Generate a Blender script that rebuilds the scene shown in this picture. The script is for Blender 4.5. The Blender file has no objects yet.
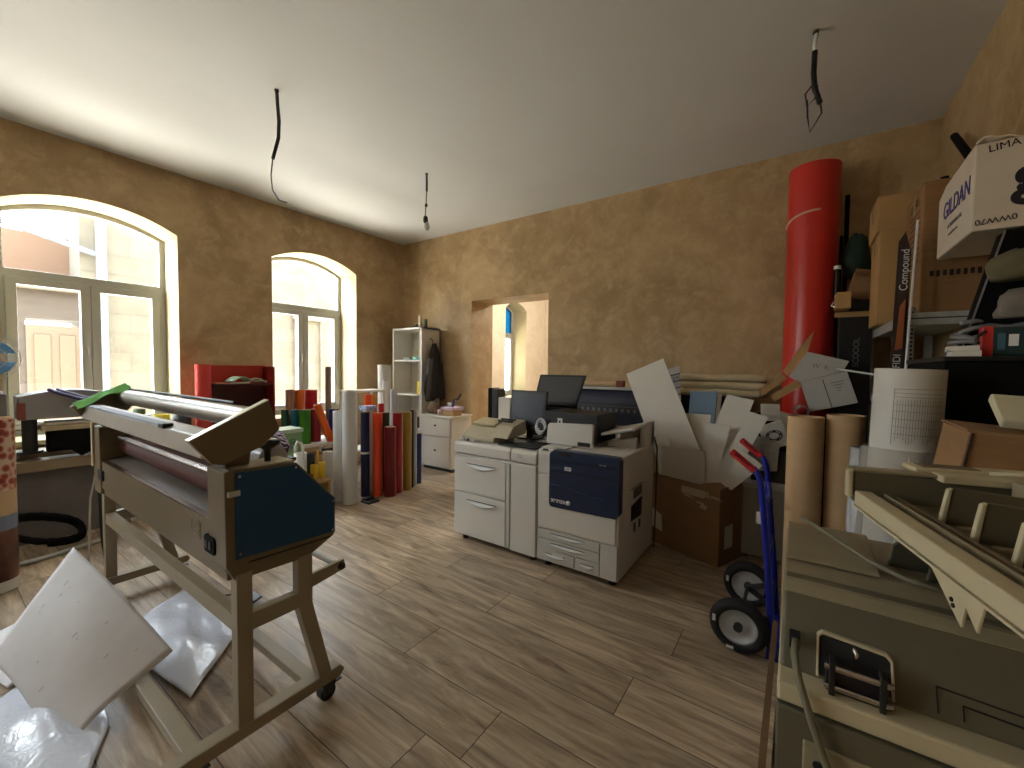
import bpy, bmesh, math, random
from mathutils import Vector, Matrix
random.seed(7)
SC = bpy.context.scene
COL = SC.collection

# ------------------------------------------------------------------ camera, sky, exposure
cam_data = bpy.data.cameras.new('camera')
cam_data.sensor_fit = 'HORIZONTAL'
cam_data.sensor_width = 36.0
cam_data.lens = 414.0 / 1024.0 * 36.0
cam_data.clip_start = 0.05
cam_data.clip_end = 200
cam = bpy.data.objects.new('camera', cam_data)
COL.objects.link(cam)
RX = Vector((0.8213, 0.5704, 0.0113)).normalized()      # camera right
FW = Vector((-0.5697, 0.8208, -0.0392))                 # camera forward
FW = (FW - RX * FW.dot(RX)).normalized()
UP = RX.cross(FW)
mw = Matrix((( RX.x, UP.x, -FW.x, 0.0), (RX.y, UP.y, -FW.y, 0.0), (RX.z, UP.z, -FW.z, 1.5), (0, 0, 0, 1)))
cam.matrix_world = mw
SC.camera = cam

SC.view_settings.view_transform = 'Standard'
SC.view_settings.look = 'None'
SC.view_settings.exposure = 0.35
SC.view_settings.gamma = 1.0
SC.view_settings.use_curve_mapping = False

world = bpy.data.worlds.new('world')
SC.world = world
world.use_nodes = True
wn = world.node_tree
for n in list(wn.nodes): wn.nodes.remove(n)
w_out = wn.nodes.new('ShaderNodeOutputWorld')
w_bg = wn.nodes.new('ShaderNodeBackground')
w_tc = wn.nodes.new('ShaderNodeTexCoord')
w_sep = wn.nodes.new('ShaderNodeSeparateXYZ')
w_ramp = wn.nodes.new('ShaderNodeValToRGB')
w_map = wn.nodes.new('ShaderNodeMapRange')
w_map.inputs[1].default_value = -1; w_map.inputs[2].default_value = 1
wn.links.new(w_tc.outputs['Generated'], w_sep.inputs[0])
wn.links.new(w_sep.outputs['Z'], w_map.inputs[0])
wn.links.new(w_map.outputs[0], w_ramp.inputs[0])
wn.links.new(w_ramp.outputs[0], w_bg.inputs[0])
wn.links.new(w_bg.outputs[0], w_out.inputs[0])
w_ramp.color_ramp.elements[0].position = 0.0
w_ramp.color_ramp.elements[0].color = (0.80, 0.74, 0.64, 1)     # bright lower half, added to light the ceiling; no street is modelled
w_ramp.color_ramp.elements[1].position = 1.0
w_ramp.color_ramp.elements[1].color = (0.78, 0.88, 1.0, 1)
e = w_ramp.color_ramp.elements.new(0.48); e.color = (1.0, 0.95, 0.86, 1)
e = w_ramp.color_ramp.elements.new(0.60); e.color = (0.80, 0.89, 1.0, 1)
w_bg.inputs[1].default_value = WORLD_STRENGTH = 26.0

def portal(name, loc, sx, sz, rot):
    d = bpy.data.lights.new(name, 'AREA'); d.shape = 'RECTANGLE'; d.size = sx; d.size_y = sz
    d.cycles.is_portal = True
    o = bpy.data.objects.new(name, d); o.location = loc; o.rotation_euler = rot; COL.objects.link(o)
for yc in (1.045, 3.26, -1.2, -3.68, 6.37):
    portal('window_portal', (-6.1, yc, 1.95), 1.24, 2.3, (math.radians(90), 0, math.radians(-90)))
portal('window_portal', (-6.1, 8.2, 1.95), 1.24, 2.3, (math.radians(90), 0, math.radians(-90)))

# ------------------------------------------------------------------ materials
def lin(c):
    c /= 255.0
    return c / 12.92 if c <= 0.04045 else ((c + 0.055) / 1.055) ** 2.4
def rgb(r, g, b): return (lin(r), lin(g), lin(b), 1)
MATS = {}
def mat(name, col, rough=0.55, metal=0.0, var=0.0, scale=6.0, bump=0.0, bscale=None, stretch=(1, 1, 1), coat=0.0, alpha=None, trans=0.0, spec=0.5, var2=None, two=None):
    if name in MATS: return MATS[name]
    m = bpy.data.materials.new(name); m.use_nodes = True
    nt = m.node_tree; b = nt.nodes['Principled BSDF']
    b.inputs['Roughness'].default_value = rough; b.inputs['Metallic'].default_value = metal
    b.inputs['Coat Weight'].default_value = coat
    b.inputs['Specular IOR Level'].default_value = spec
    b.inputs['Transmission Weight'].default_value = trans
    if alpha is not None: b.inputs['Alpha'].default_value = alpha
    c = rgb(*col); b.inputs['Base Color'].default_value = c
    if var or bump:
        tc = nt.nodes.new('ShaderNodeTexCoord'); mp = nt.nodes.new('ShaderNodeMapping')
        mp.inputs['Scale'].default_value = stretch
        nt.links.new(tc.outputs['Object'], mp.inputs[0])
    if var:
        nz = nt.nodes.new('ShaderNodeTexNoise'); nz.inputs['Scale'].default_value = scale; nz.inputs['Detail'].default_value = 5
        nt.links.new(mp.outputs[0], nz.inputs['Vector'])
        rp = nt.nodes.new('ShaderNodeValToRGB')
        c2 = rgb(*two) if two else tuple(min(1, x * (1 + var)) for x in c[:3]) + (1,)
        c1 = tuple(x * (1 - var) for x in c[:3]) + (1,) if not two else c
        rp.color_ramp.elements[0].position = 0.32; rp.color_ramp.elements[0].color = c1
        rp.color_ramp.elements[1].position = 0.68; rp.color_ramp.elements[1].color = c2
        nt.links.new(nz.outputs['Fac'], rp.inputs[0]); nt.links.new(rp.outputs[0], b.inputs['Base Color'])
    if bump:
        n2 = nt.nodes.new('ShaderNodeTexNoise'); n2.inputs['Scale'].default_value = bscale or scale * 3; n2.inputs['Detail'].default_value = 4
        nt.links.new(mp.outputs[0], n2.inputs['Vector'])
        bp = nt.nodes.new('ShaderNodeBump'); bp.inputs['Strength'].default_value = bump; bp.inputs['Distance'].default_value = 0.02
        nt.links.new(n2.outputs['Fac'], bp.inputs['Height']); nt.links.new(bp.outputs[0], b.inputs['Normal'])
    MATS[name] = m
    return m

def plaster_mat(name, ca, cb, cc):
    m = bpy.data.materials.new(name); m.use_nodes = True; nt = m.node_tree; b = nt.nodes['Principled BSDF']
    b.inputs['Roughness'].default_value = 0.62
    b.inputs['Specular IOR Level'].default_value = 0.35
    tc = nt.nodes.new('ShaderNodeTexCoord')
    n1 = nt.nodes.new('ShaderNodeTexNoise'); n1.inputs['Scale'].default_value = 1.1; n1.inputs['Detail'].default_value = 8; n1.inputs['Roughness'].default_value = 0.62; n1.inputs['Distortion'].default_value = 0.8
    n2 = nt.nodes.new('ShaderNodeTexNoise'); n2.inputs['Scale'].default_value = 5.5; n2.inputs['Detail'].default_value = 7; n2.inputs['Roughness'].default_value = 0.75; n2.inputs['Distortion'].default_value = 0.5
    r1 = nt.nodes.new('ShaderNodeValToRGB')
    r1.color_ramp.elements[0].position = 0.38; r1.color_ramp.elements[0].color = rgb(*ca)
    r1.color_ramp.elements[1].position = 0.62; r1.color_ramp.elements[1].color = rgb(*cb)
    mx = nt.nodes.new('ShaderNodeMixRGB'); mx.inputs[2].default_value = rgb(*cc)
    r2 = nt.nodes.new('ShaderNodeValToRGB')
    r2.color_ramp.elements[0].position = 0.46; r2.color_ramp.elements[0].color = (0, 0, 0, 1)
    r2.color_ramp.elements[1].position = 0.66; r2.color_ramp.elements[1].color = (0.6, 0.6, 0.6, 1)
    for n in (n1, n2): nt.links.new(tc.outputs['Object'], n.inputs['Vector'])
    nt.links.new(n1.outputs['Fac'], r1.inputs[0]); nt.links.new(n2.outputs['Fac'], r2.inputs[0])
    nt.links.new(r1.outputs[0], mx.inputs[1]); nt.links.new(r2.outputs[0], mx.inputs[0])
    nt.links.new(mx.outputs[0], b.inputs['Base Color'])
    bp = nt.nodes.new('ShaderNodeBump'); bp.inputs['Strength'].default_value = 0.55; bp.inputs['Distance'].default_value = 0.015
    nt.links.new(n2.outputs['Fac'], bp.inputs['Height']); nt.links.new(bp.outputs[0], b.inputs['Normal'])
    return m

def floor_mat():
    m = bpy.data.materials.new('laminate planks'); m.use_nodes = True; nt = m.node_tree; b = nt.nodes['Principled BSDF']
    L = nt.links.new
    def math_(op, a=None, bv=None, c=None):
        n = nt.nodes.new('ShaderNodeMath'); n.operation = op
        for i, v in enumerate((a, bv, c)):
            if v is None: continue
            if isinstance(v, (int, float)): n.inputs[i].default_value = v
            else: L(v, n.inputs[i])
        return n.outputs[0]
    tc = nt.nodes.new('ShaderNodeTexCoord'); sp = nt.nodes.new('ShaderNodeSeparateXYZ'); L(tc.outputs['Object'], sp.inputs[0])
    W = 0.268; LEN = 1.62
    yy = math_('DIVIDE', math_('SUBTRACT', sp.outputs['Y'], 1.42 - 40 * W), W)
    row = math_('FLOOR', yy)
    wr = nt.nodes.new('ShaderNodeTexWhiteNoise'); wr.noise_dimensions = '1D'; L(row, wr.inputs['W'])
    xx = math_('ADD', math_('DIVIDE', sp.outputs['X'], LEN), math_('MULTIPLY', wr.outputs['Value'], 7.0))
    colm = math_('FLOOR', xx)
    cmb = nt.nodes.new('ShaderNodeCombineXYZ'); L(row, cmb.inputs[0]); L(colm, cmb.inputs[1])
    wp = nt.nodes.new('ShaderNodeTexWhiteNoise'); wp.noise_dimensions = '3D'; L(cmb.outputs[0], wp.inputs['Vector'])
    # grain
    off = nt.nodes.new('ShaderNodeVectorMath'); off.operation = 'SCALE'; L(wp.outputs['Color'], off.inputs[0]); off.inputs['Scale'].default_value = 23.0
    add = nt.nodes.new('ShaderNodeVectorMath'); add.operation = 'ADD'; L(tc.outputs['Object'], add.inputs[0]); L(off.outputs[0], add.inputs[1])
    mp = nt.nodes.new('ShaderNodeMapping'); mp.inputs['Scale'].default_value = (1.1, 9.0, 1); L(add.outputs[0], mp.inputs[0])
    g = nt.nodes.new('ShaderNodeTexNoise'); g.inputs['Scale'].default_value = 1.6; g.inputs['Detail'].default_value = 9; g.inputs['Roughness'].default_value = 0.66; g.inputs['Distortion'].default_value = 1.1
    L(mp.outputs[0], g.inputs['Vector'])
    rp = nt.nodes.new('ShaderNodeValToRGB')
    E = rp.color_ramp.elements
    E[0].position = 0.30; E[0].color = rgb(106, 90, 73)
    E[1].position = 0.72; E[1].color = rgb(206, 187, 160)
    e = E.new(0.46); e.color = rgb(154, 135, 112)
    e = E.new(0.58); e.color = rgb(180, 161, 136)
    L(g.outputs['Fac'], rp.inputs[0])
    hv = nt.nodes.new('ShaderNodeHueSaturation'); L(rp.outputs[0], hv.inputs['Color'])
    L(math_('MULTIPLY_ADD', wp.outputs['Value'], 0.34, 0.84), hv.inputs['Value'])
    # seams
    fy = math_('FRACT', yy); fx = math_('FRACT', xx)
    ey = math_('MINIMUM', fy, math_('SUBTRACT', 1.0, fy)); ex = math_('MINIMUM', fx, math_('SUBTRACT', 1.0, fx))
    sy = math_('LESS_THAN', ey, 0.0075); sx = math_('LESS_THAN', ex, 0.0013)
    seam = math_('MAXIMUM', sy, sx)
    mx = nt.nodes.new('ShaderNodeMixRGB'); L(seam, mx.inputs[0]); L(hv.outputs[0], mx.inputs[1]); mx.inputs[2].default_value = rgb(58, 46, 38)
    L(mx.outputs[0], b.inputs['Base Color'])
    rr = math_('MULTIPLY_ADD', g.outputs['Fac'], 0.25, 0.26); L(rr, b.inputs['Roughness'])
    bp = nt.nodes.new('ShaderNodeBump'); bp.inputs['Strength'].default_value = 0.25; bp.inputs['Distance'].default_value = 0.004
    L(math_('SUBTRACT', g.outputs['Fac'], seam), bp.inputs['Height']); L(bp.outputs[0], b.inputs['Normal'])
    return m

def glass_mat(name, tint, gloss=0.06):
    m = bpy.data.materials.new(name); m.use_nodes = True; nt = m.node_tree
    for n in list(nt.nodes): nt.nodes.remove(n)
    o = nt.nodes.new('ShaderNodeOutputMaterial'); mx = nt.nodes.new('ShaderNodeMixShader')
    t = nt.nodes.new('ShaderNodeBsdfTransparent'); t.inputs[0].default_value = tint
    g = nt.nodes.new('ShaderNodeBsdfGlossy'); g.inputs['Roughness'].default_value = 0.03
    mx.inputs[0].default_value = gloss
    nt.links.new(t.outputs[0], mx.inputs[1]); nt.links.new(g.outputs[0], mx.inputs[2]); nt.links.new(mx.outputs[0], o.inputs[0])
    return m

def film_mat(name, col, opacity, rough=0.15):
    """clear or milky plastic film"""
    m = bpy.data.materials.new(name); m.use_nodes = True; nt = m.node_tree; b = nt.nodes['Principled BSDF']
    b.inputs['Base Color'].default_value = rgb(*col); b.inputs['Roughness'].default_value = rough
    b.inputs['Specular IOR Level'].default_value = 0.8
    o = nt.nodes['Material Output']; mx = nt.nodes.new('ShaderNodeMixShader'); t = nt.nodes.new('ShaderNodeBsdfTransparent')
    mx.inputs[0].default_value = opacity
    nt.links.new(t.outputs[0], mx.inputs[1]); nt.links.new(b.outputs[0], mx.inputs[2]); nt.links.new(mx.outputs[0], o.inputs[0])
    tc = nt.nodes.new('ShaderNodeTexCoord'); n2 = nt.nodes.new('ShaderNodeTexNoise'); n2.inputs['Scale'].default_value = 14; n2.inputs['Detail'].default_value = 3; n2.inputs['Distortion'].default_value = 1.5
    nt.links.new(tc.outputs['Object'], n2.inputs['Vector'])
    bp = nt.nodes.new('ShaderNodeBump'); bp.inputs['Strength'].default_value = 0.22; bp.inputs['Distance'].default_value = 0.02
    nt.links.new(n2.outputs['Fac'], bp.inputs['Height']); nt.links.new(bp.outputs[0], b.inputs['Normal'])
    return m

WALL = plaster_mat('tan plaster', (164, 137, 98), (190, 163, 122), (206, 181, 142))
CEIL = mat('ceiling paint', (214, 214, 212), 0.7, var=0.02, scale=2, bump=0.03, bscale=40)
CREAM = mat('cream reveal paint', (180, 167, 130), 0.7, var=0.03, scale=5)
FLOOR = floor_mat()
GLASS = glass_mat('window glass', (0.97, 0.98, 0.97, 1))
PVC = mat('grey white pvc', (160, 159, 154), 0.4)
PRN = mat('printer cream plastic', (214, 210, 202), 0.45, var=0.02, scale=3)
PRN2 = mat('printer grey plastic', (196, 193, 186), 0.5)
NAVY = mat('navy plastic', (18, 35, 68), 0.35, var=0.05, scale=4)
NAVY2 = mat('navy plastic light', (40, 54, 98), 0.4)
DARKGAP = mat('dark gap', (20, 20, 22), 0.7)
BEIGE = mat('beige enamel', (142, 131, 104), 0.5, var=0.07, scale=9, bump=0.04, bscale=120)
BEIGE_L = mat('light beige enamel', (190, 178, 146), 0.5, var=0.05, scale=9)
BEIGE_D = mat('dark beige panel', (96, 90, 70), 0.55, var=0.06, scale=9, bump=0.05, bscale=150)
FRAME = mat('laminator frame enamel', (150, 138, 116), 0.42, var=0.05, scale=5)
FRAME_D = mat('laminator brown enamel', (112, 98, 74), 0.45, var=0.05, scale=5)
BLUEP = mat('deep blue panel', (20, 68, 112), 0.5, var=0.05, scale=5)
STEEL = mat('polished steel', (205, 200, 200), 0.22, 1.0)
ALU = mat('brushed aluminium', (170, 166, 158), 0.35, 0.8, var=0.06, scale=4, stretch=(1, 14, 14))
GALV = mat('galvanised steel', (186, 190, 186), 0.45, 0.3, var=0.12, scale=25)
RUBR = mat('red brown rubber', (92, 50, 42), 0.65, spec=0.2)
BLACK = mat('black plastic', (18, 18, 20), 0.45)
BLACKM = mat('matt black', (13, 13, 14), 0.85, spec=0.2)
BLACKG = mat('gloss black', (22, 23, 28), 0.18)
DGREY = mat('dark grey plastic', (54, 55, 58), 0.5)
MGREY = mat('mid grey plastic', (122, 122, 124), 0.5)
LGREY = mat('light grey plastic', (176, 176, 172), 0.5)
CARD = mat('brown cardboard', (146, 110, 72), 0.8, var=0.08, scale=7, stretch=(1, 1, 6))
CARD_L = mat('light cardboard', (186, 150, 100), 0.8, var=0.06, scale=7)
CARD_D = mat('dark cardboard', (140, 108, 76), 0.8, var=0.08, scale=7)
TUBE = mat('kraft tube', (196, 164, 124), 0.7, var=0.05, scale=6, stretch=(1, 1, 4))
WHITE = mat('white board', (226, 222, 212), 0.6, var=0.015, scale=3)
WHITEG = mat('white gloss vinyl', (222, 224, 224), 0.25)
PAPER = mat('paper', (218, 214, 204), 0.8)
RED = mat('red vinyl', (204, 48, 38), 0.3)
REDP = mat('red panel', (180, 52, 42), 0.45)
TAPE = mat('clear tape', (196, 178, 150), 0.2)

# ------------------------------------------------------------------ mesh building
class MB:
    def __init__(s, T=None):
        s.v = []; s.f = []; s.mi = []; s.sm = []; s.T = T or Matrix.Identity(4); s.cur = 0
    def add(s, vs, fs, smooth=False):
        n = len(s.v)
        for v in vs: s.v.append(s.T @ Vector(v))
        for f in fs:
            s.f.append([n + i for i in f]); s.mi.append(s.cur); s.sm.append(smooth)
        return s
    def box(s, a, b, R=None):
        x0, y0, z0 = a; x1, y1, z1 = b
        x0, x1 = min(x0, x1), max(x0, x1); y0, y1 = min(y0, y1), max(y0, y1); z0, z1 = min(z0, z1), max(z0, z1)
        vs = [Vector(p) for p in ((x0,y0,z0),(x1,y0,z0),(x1,y1,z0),(x0,y1,z0),(x0,y0,z1),(x1,y0,z1),(x1,y1,z1),(x0,y1,z1))]
        if R is not None: vs = [R @ v for v in vs]
        return s.add(vs, [(0,3,2,1),(4,5,6,7),(0,1,5,4),(1,2,6,5),(2,3,7,6),(3,0,4,7)])
    def cbox(s, c, size, R=None):
        c = Vector(c); h = Vector(size) / 2
        M = Matrix.Translation(c) @ (R.to_4x4() if R is not None else Matrix.Identity(4))
        return s.box(-h, h, M)
    def bar(s, p, q, w, d, up=(0, 0, 1)):
        """square section bar from p to q, w across, d along 'up'"""
        p = Vector(p); q = Vector(q); z = (q - p); L = z.length; z.normalize()
        u = Vector(up); x = u.cross(z)
        if x.length < 1e-4: x = Vector((1, 0, 0)).cross(z)
        x.normalize(); y = z.cross(x)
        R = Matrix((x, y, z)).transposed().to_4x4()
        return s.box((-w/2, -d/2, 0), (w/2, d/2, L), Matrix.Translation(p) @ R)
    def prism(s, poly, axis, a, b):
        """poly in the two other axes (cyclic order: x->(y,z), y->(x,z), z->(x,y))"""
        def P(u, v, w):
            return {'x': (w, u, v), 'y': (u, w, v), 'z': (u, v, w)}[axis]
        n = len(poly)
        vs = [P(u, v, a) for u, v in poly] + [P(u, v, b) for u, v in poly]
        fs = [list(range(n)), [n + i for i in reversed(range(n))]]
        for i in range(n):
            j = (i + 1) % n; fs.append([i, i + n, j + n, j])
        return s.add(vs, fs)
    def cyl(s, p, q, r, r2=None, seg=20, caps=True, hollow=None):
        p = Vector(p); q = Vector(q); r2 = r if r2 is None else r2
        z = (q - p).normalized(); x = Vector((1, 0, 0)) if abs(z.x) < 0.9 else Vector((0, 1, 0))
        x = (x - z * x.dot(z)).normalized(); y = z.cross(x)
        def ring(c, rr): return [c + (x * math.cos(2*math.pi*i/seg) + y * math.sin(2*math.pi*i/seg)) * rr for i in range(seg)]
        vs = ring(p, r) + ring(q, r2)
        fs = [(i, (i+1) % seg, seg + (i+1) % seg, seg + i) for i in range(seg)]
        s.add(vs, fs, True)
        if hollow:
            hi = ring(p, hollow * r) + ring(q, hollow * r2)
            s.add(hi, [(seg + i, seg + (i+1) % seg, (i+1) % seg, i) for i in range(seg)], True)
            for c, rr, fl in ((p, r, 0), (q, r2, 1)):
                a = ring(c, rr) + ring(c, rr * hollow)
                s.add(a, [((i, (i+1) % seg, seg + (i+1) % seg, seg + i) if fl else (i, seg + i, seg + (i+1) % seg, (i+1) % seg)) for i in range(seg)])
        elif caps:
            s.add(ring(p, r), [list(reversed(range(seg)))]); s.add(ring(q, r2), [list(range(seg))])
        return s
    def tube(s, pts, r, seg=8, caps=True):
        pts = [Vector(p) for p in pts]; n = len(pts)
        rs = r if isinstance(r, (list, tuple)) else [r] * n
        vs = []; prev = None
        for i, p in enumerate(pts):
            t = (pts[min(i+1, n-1)] - pts[max(i-1, 0)]).normalized()
            if prev is None:
                x = Vector((0, 0, 1)) if abs(t.z) < 0.9 else Vector((1, 0, 0))
            else: x = prev
            x = (x - t * x.dot(t)).normalized(); prev = x; y = t.cross(x)
            vs += [p + (x * math.cos(2*math.pi*k/seg) + y * math.sin(2*math.pi*k/seg)) * rs[i] for k in range(seg)]
        fs = []
        for i in range(n - 1):
            for k in range(seg):
                fs.append((i*seg+k, i*seg+(k+1) % seg, (i+1)*seg+(k+1) % seg, (i+1)*seg+k))
        s.add(vs, fs, True)
        if caps:
            s.add(vs[:seg], [list(reversed(range(seg)))]) if False else None
            m = len(s.v)
            s.f.append([m - len(vs) + k for k in reversed(range(seg))]); s.mi.append(s.cur); s.sm.append(False)
            s.f.append([m - seg + k for k in range(seg)]); s.mi.append(s.cur); s.sm.append(False)
        return s
    def lathe(s, prof, c=(0, 0, 0), seg=24, smooth=True):
        c = Vector(c); vs = []; n = len(prof)
        for r, z in prof: vs += [c + Vector((r*math.cos(2*math.pi*k/seg), r*math.sin(2*math.pi*k/seg), z)) for k in range(seg)]
        fs = [(i*seg+k, i*seg+(k+1) % seg, (i+1)*seg+(k+1) % seg, (i+1)*seg+k) for i in range(n-1) for k in range(seg)]
        fs.append([k for k in reversed(range(seg))]); fs.append([(n-1)*seg+k for k in range(seg)])
        return s.add(vs, fs, smooth)
    def slab(s, quad, t, nrm=None):
        """flat board: corner points (any number) given a thickness t along the normal"""
        q = [Vector(p) for p in quad]; n = len(q)
        nn = Vector(nrm) if nrm else (q[1]-q[0]).cross(q[2]-q[1]).normalized()
        vs = q + [p + nn * t for p in q]
        fs = [list(reversed(range(n))), [n+i for i in range(n)]] + [[i, (i+1) % n, n+(i+1) % n, n+i] for i in range(n)]
        return s.add(vs, fs)
    def grid(s, fn, nu, nv, smooth=True):
        vs = [fn(i/nu, j/nv) for i in range(nu+1) for j in range(nv+1)]
        fs = [(i*(nv+1)+j, (i+1)*(nv+1)+j, (i+1)*(nv+1)+j+1, i*(nv+1)+j+1) for i in range(nu) for j in range(nv)]
        return s.add(vs, fs, smooth)
    def build(s, name, m, parent=None, bevel=0.0, solid=0.0, sub=0, seg=2, label=None):
        me = bpy.data.meshes.new(name)
        off = parent_world(parent) if parent is not None else Vector((0, 0, 0))
        me.from_pydata([tuple(v - off) for v in s.v], [], s.f)
        ms = m if isinstance(m, (list, tuple)) else [m]
        for x in ms: me.materials.append(x)
        for p, i, k in zip(me.polygons, s.mi, s.sm): p.material_index = i; p.use_smooth = k
        if not solid:
            bm = bmesh.new(); bm.from_mesh(me); bmesh.ops.recalc_face_normals(bm, faces=bm.faces); bm.to_mesh(me); bm.free()
        me.update()
        o = bpy.data.objects.new(name, me); COL.objects.link(o)
        if parent is not None: o.parent = parent
        if solid:
            md = o.modifiers.new('solid', 'SOLIDIFY'); md.thickness = solid; md.offset = 0
        if sub:
            md = o.modifiers.new('sub', 'SUBSURF'); md.levels = sub; md.render_levels = sub
        if bevel:
            md = o.modifiers.new('bevel', 'BEVEL'); md.width = bevel; md.segments = seg; md.limit_method = 'ANGLE'; md.angle_limit = math.radians(40)
        if label: o['label'] = label
        return o

def parent_world(o):
    v = Vector((0, 0, 0))
    while o is not None: v += o.location; o = o.parent
    return v
def thing(name, label, cat, loc=(0, 0, 0), group=None):
    o = bpy.data.objects.new(name, None); o.empty_display_size = 0.1; COL.objects.link(o); o.location = loc
    o['label'] = label; o['category'] = cat
    if group: o['group'] = group
    return o
def tag(o, label, cat, group=None):
    o['label'] = label; o['category'] = cat
    if group: o['group'] = group
    return o
def struct(o): o['kind'] = 'structure'; return o
def RZ(a): return Matrix.Rotation(math.radians(a), 3, 'Z')
def RXm(a): return Matrix.Rotation(math.radians(a), 3, 'X')
def RYm(a): return Matrix.Rotation(math.radians(a), 3, 'Y')
def text(name, body, size, M, m, parent, ext=0.0008, sx=1.0, shear=0.0, bold=0.0, label=None):
    """lettering: x axis of M is the reading direction, z its normal"""
    c = bpy.data.curves.new(name, 'FONT'); c.body = body; c.size = size; c.extrude = ext; c.offset = bold; c.shear = shear
    c.align_x = 'CENTER'; c.align_y = 'CENTER'
    t = bpy.data.objects.new(name + '_src', c); COL.objects.link(t)
    dg = bpy.context.evaluated_depsgraph_get()
    me = bpy.data.meshes.new_from_object(t.evaluated_get(dg))
    bpy.data.objects.remove(t); bpy.data.curves.remove(c)
    off = parent_world(parent) if parent is not None else Vector((0, 0, 0))
    me.transform(Matrix.Diagonal((sx, 1, 1, 1))); me.transform(M); me.transform(Matrix.Translation(-off))
    me.materials.clear(); me.materials.append(m)
    me.name = name
    o = bpy.data.objects.new(name, me); COL.objects.link(o)
    if parent is not None: o.parent = parent
    if label: o['label'] = label
    return o
def frame_M(origin, x, y):
    x = Vector(x).normalized(); y = Vector(y); y = (y - x * y.dot(x)).normalized(); z = x.cross(y)
    M = Matrix((x, y, z)).transposed().to_4x4(); M.translation = Vector(origin); return M

# ------------------------------------------------------------------ the room
XL, XR, YB, YF, H = -5.61, 0.886, 4.80, -5.0, 3.564
WT = 0.45
def arch(y0, y1, zs, za, n=16):
    """points of a segmental arch from (y0,zs) over (mid,za) to (y1,zs)"""
    w = (y1 - y0) / 2; rise = za - zs; R = (w*w + rise*rise) / (2*rise); cz = za - R; ym = (y0+y1)/2
    a = math.asin(w / R)
    return [(ym + R*math.sin(-a + 2*a*i/n), cz + R*math.cos(-a + 2*a*i/n)) for i in range(n+1)]
SILL, ZS, ZA = 0.775, 2.895, 3.06
def wall_with_arches(name, yA, yB, openings, ztop):
    mb = MB(); cur = yA
    for (a, b) in openings:
        mb.box((XL-WT, cur, 0), (XL, a, ztop)); mb.box((XL-WT, a, 0), (XL, b, SILL))
        pts = arch(a, b, ZS, ZA)
        for (p, q) in zip(pts[:-1], pts[1:]):
            mb.prism([p, q, (q[0], ztop), (p[0], ztop)], 'x', XL-WT, XL)
        cur = b
    mb.box((XL-WT, cur, 0), (XL, yB, ztop))
    return struct(mb.build(name, WALL))
WINS = [(-4.3, -3.06), (-1.82, -0.58), (0.425, 1.665), (2.64, 3.88)]  # first two are unseen, behind the camera, added for extra light
wall_with_arches('wall_left', YF, YB, WINS, H)
def window(n, a, b, upper_glass=None):
    t = bpy.data.objects.new('window_%d' % n, None); COL.objects.link(t); t.location = (XL-WT, (a+b)/2, SILL); t['kind'] = 'structure'
    # painted reveal lining
    pts = [(a, SILL)] + arch(a, b, ZS, ZA) + [(b, SILL)]
    mb = MB()
    ctr = ((a+b)/2, 2.0)
    for p, q in zip(pts[:-1], pts[1:]):
        def inw(u, k=0.006):
            d = Vector((ctr[0]-u[0], ctr[1]-u[1])).normalized() * k; return (u[0]+d.x, u[1]+d.y)
        mb.prism([p, q, inw(q), inw(p)], 'x', XL-WT+0.02, XL+0.002)
    mb.build('window_reveal', CREAM, t)
    MB().box((XL-WT+0.03, a+0.01, SILL-0.01), (XL+0.05, b-0.01, SILL+0.03)).build('window_board', CREAM, t, 0.006)
    # outer frame ring
    x0, x1 = XL-WT-0.03, XL-WT+0.045
    def ring(mb, outer, inner, x0, x1):
        m = len(outer)
        for i in range(m):
            j = (i+1) % m
            mb.prism([outer[i], outer[j], inner[j], inner[i]], 'x', x0, x1)
    zb = SILL + 0.03
    out = [(a, zb)] + arch(a, b, ZS, ZA) + [(b, zb)]
    fw = 0.055
    inn = [(a+fw, zb+fw)] + arch(a+fw, b-fw, ZS-0.02, ZA-fw) + [(b-fw, zb+fw)]
    mb = MB(); ring(mb, out, inn, x0, x1)
    TZ = 2.30
    mb.box((x0, a+fw-0.01, TZ), (x1, b-fw+0.01, TZ+0.07))
    mb.build('window_frame', PVC, t, 0.004)
    ym = (a+b)/2
    for (s0, s1) in ((a+fw+0.003, ym-0.002), (ym+0.002, b-fw-0.003)):
        so = [(s0, zb+fw+0.003), (s0, TZ-0.003), (s1, TZ-0.003), (s1, zb+fw+0.003)]
        k = 0.072
        si = [(s0+k, zb+fw+k), (s0+k, TZ-k), (s1-k, TZ-k), (s1-k, zb+fw+k)]
        mb = MB(); ring(mb, so, si, x0+0.01, x1+0.018); sash = mb.build('window_sash', PVC, t, 0.005)
        MB().box((x0+0.035, s0+k, zb+fw+k), (x0+0.041, s1-k, TZ-k)).build('window_pane', GLASS, sash)
    up = [(a+fw, TZ+0.07)] + arch(a+fw, b-fw, ZS-0.02, ZA-fw) + [(b-fw, TZ+0.07)]
    MB().prism(up, 'x', x0+0.035, x0+0.041).build('window_pane', upper_glass or GLASS, t)
    mb = MB(); mb.box((x1+0.016, ym-0.035, 1.62), (x1+0.03, ym-0.01, 1.70)); mb.box((x1+0.03, ym-0.03, 1.55), (x1+0.045, ym-0.014, 1.66))
    mb.build('window_handle', PVC, t, 0.003)
    for hz in (1.25, 2.2):
        MB().cyl((x1+0.02, b-fw-0.002, hz), (x1+0.02, b-fw-0.002, hz+0.07), 0.009, seg=8).build('hinge', PVC, t)
    return t
for i, (a, b) in enumerate(WINS): window(i+1, a, b)

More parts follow.
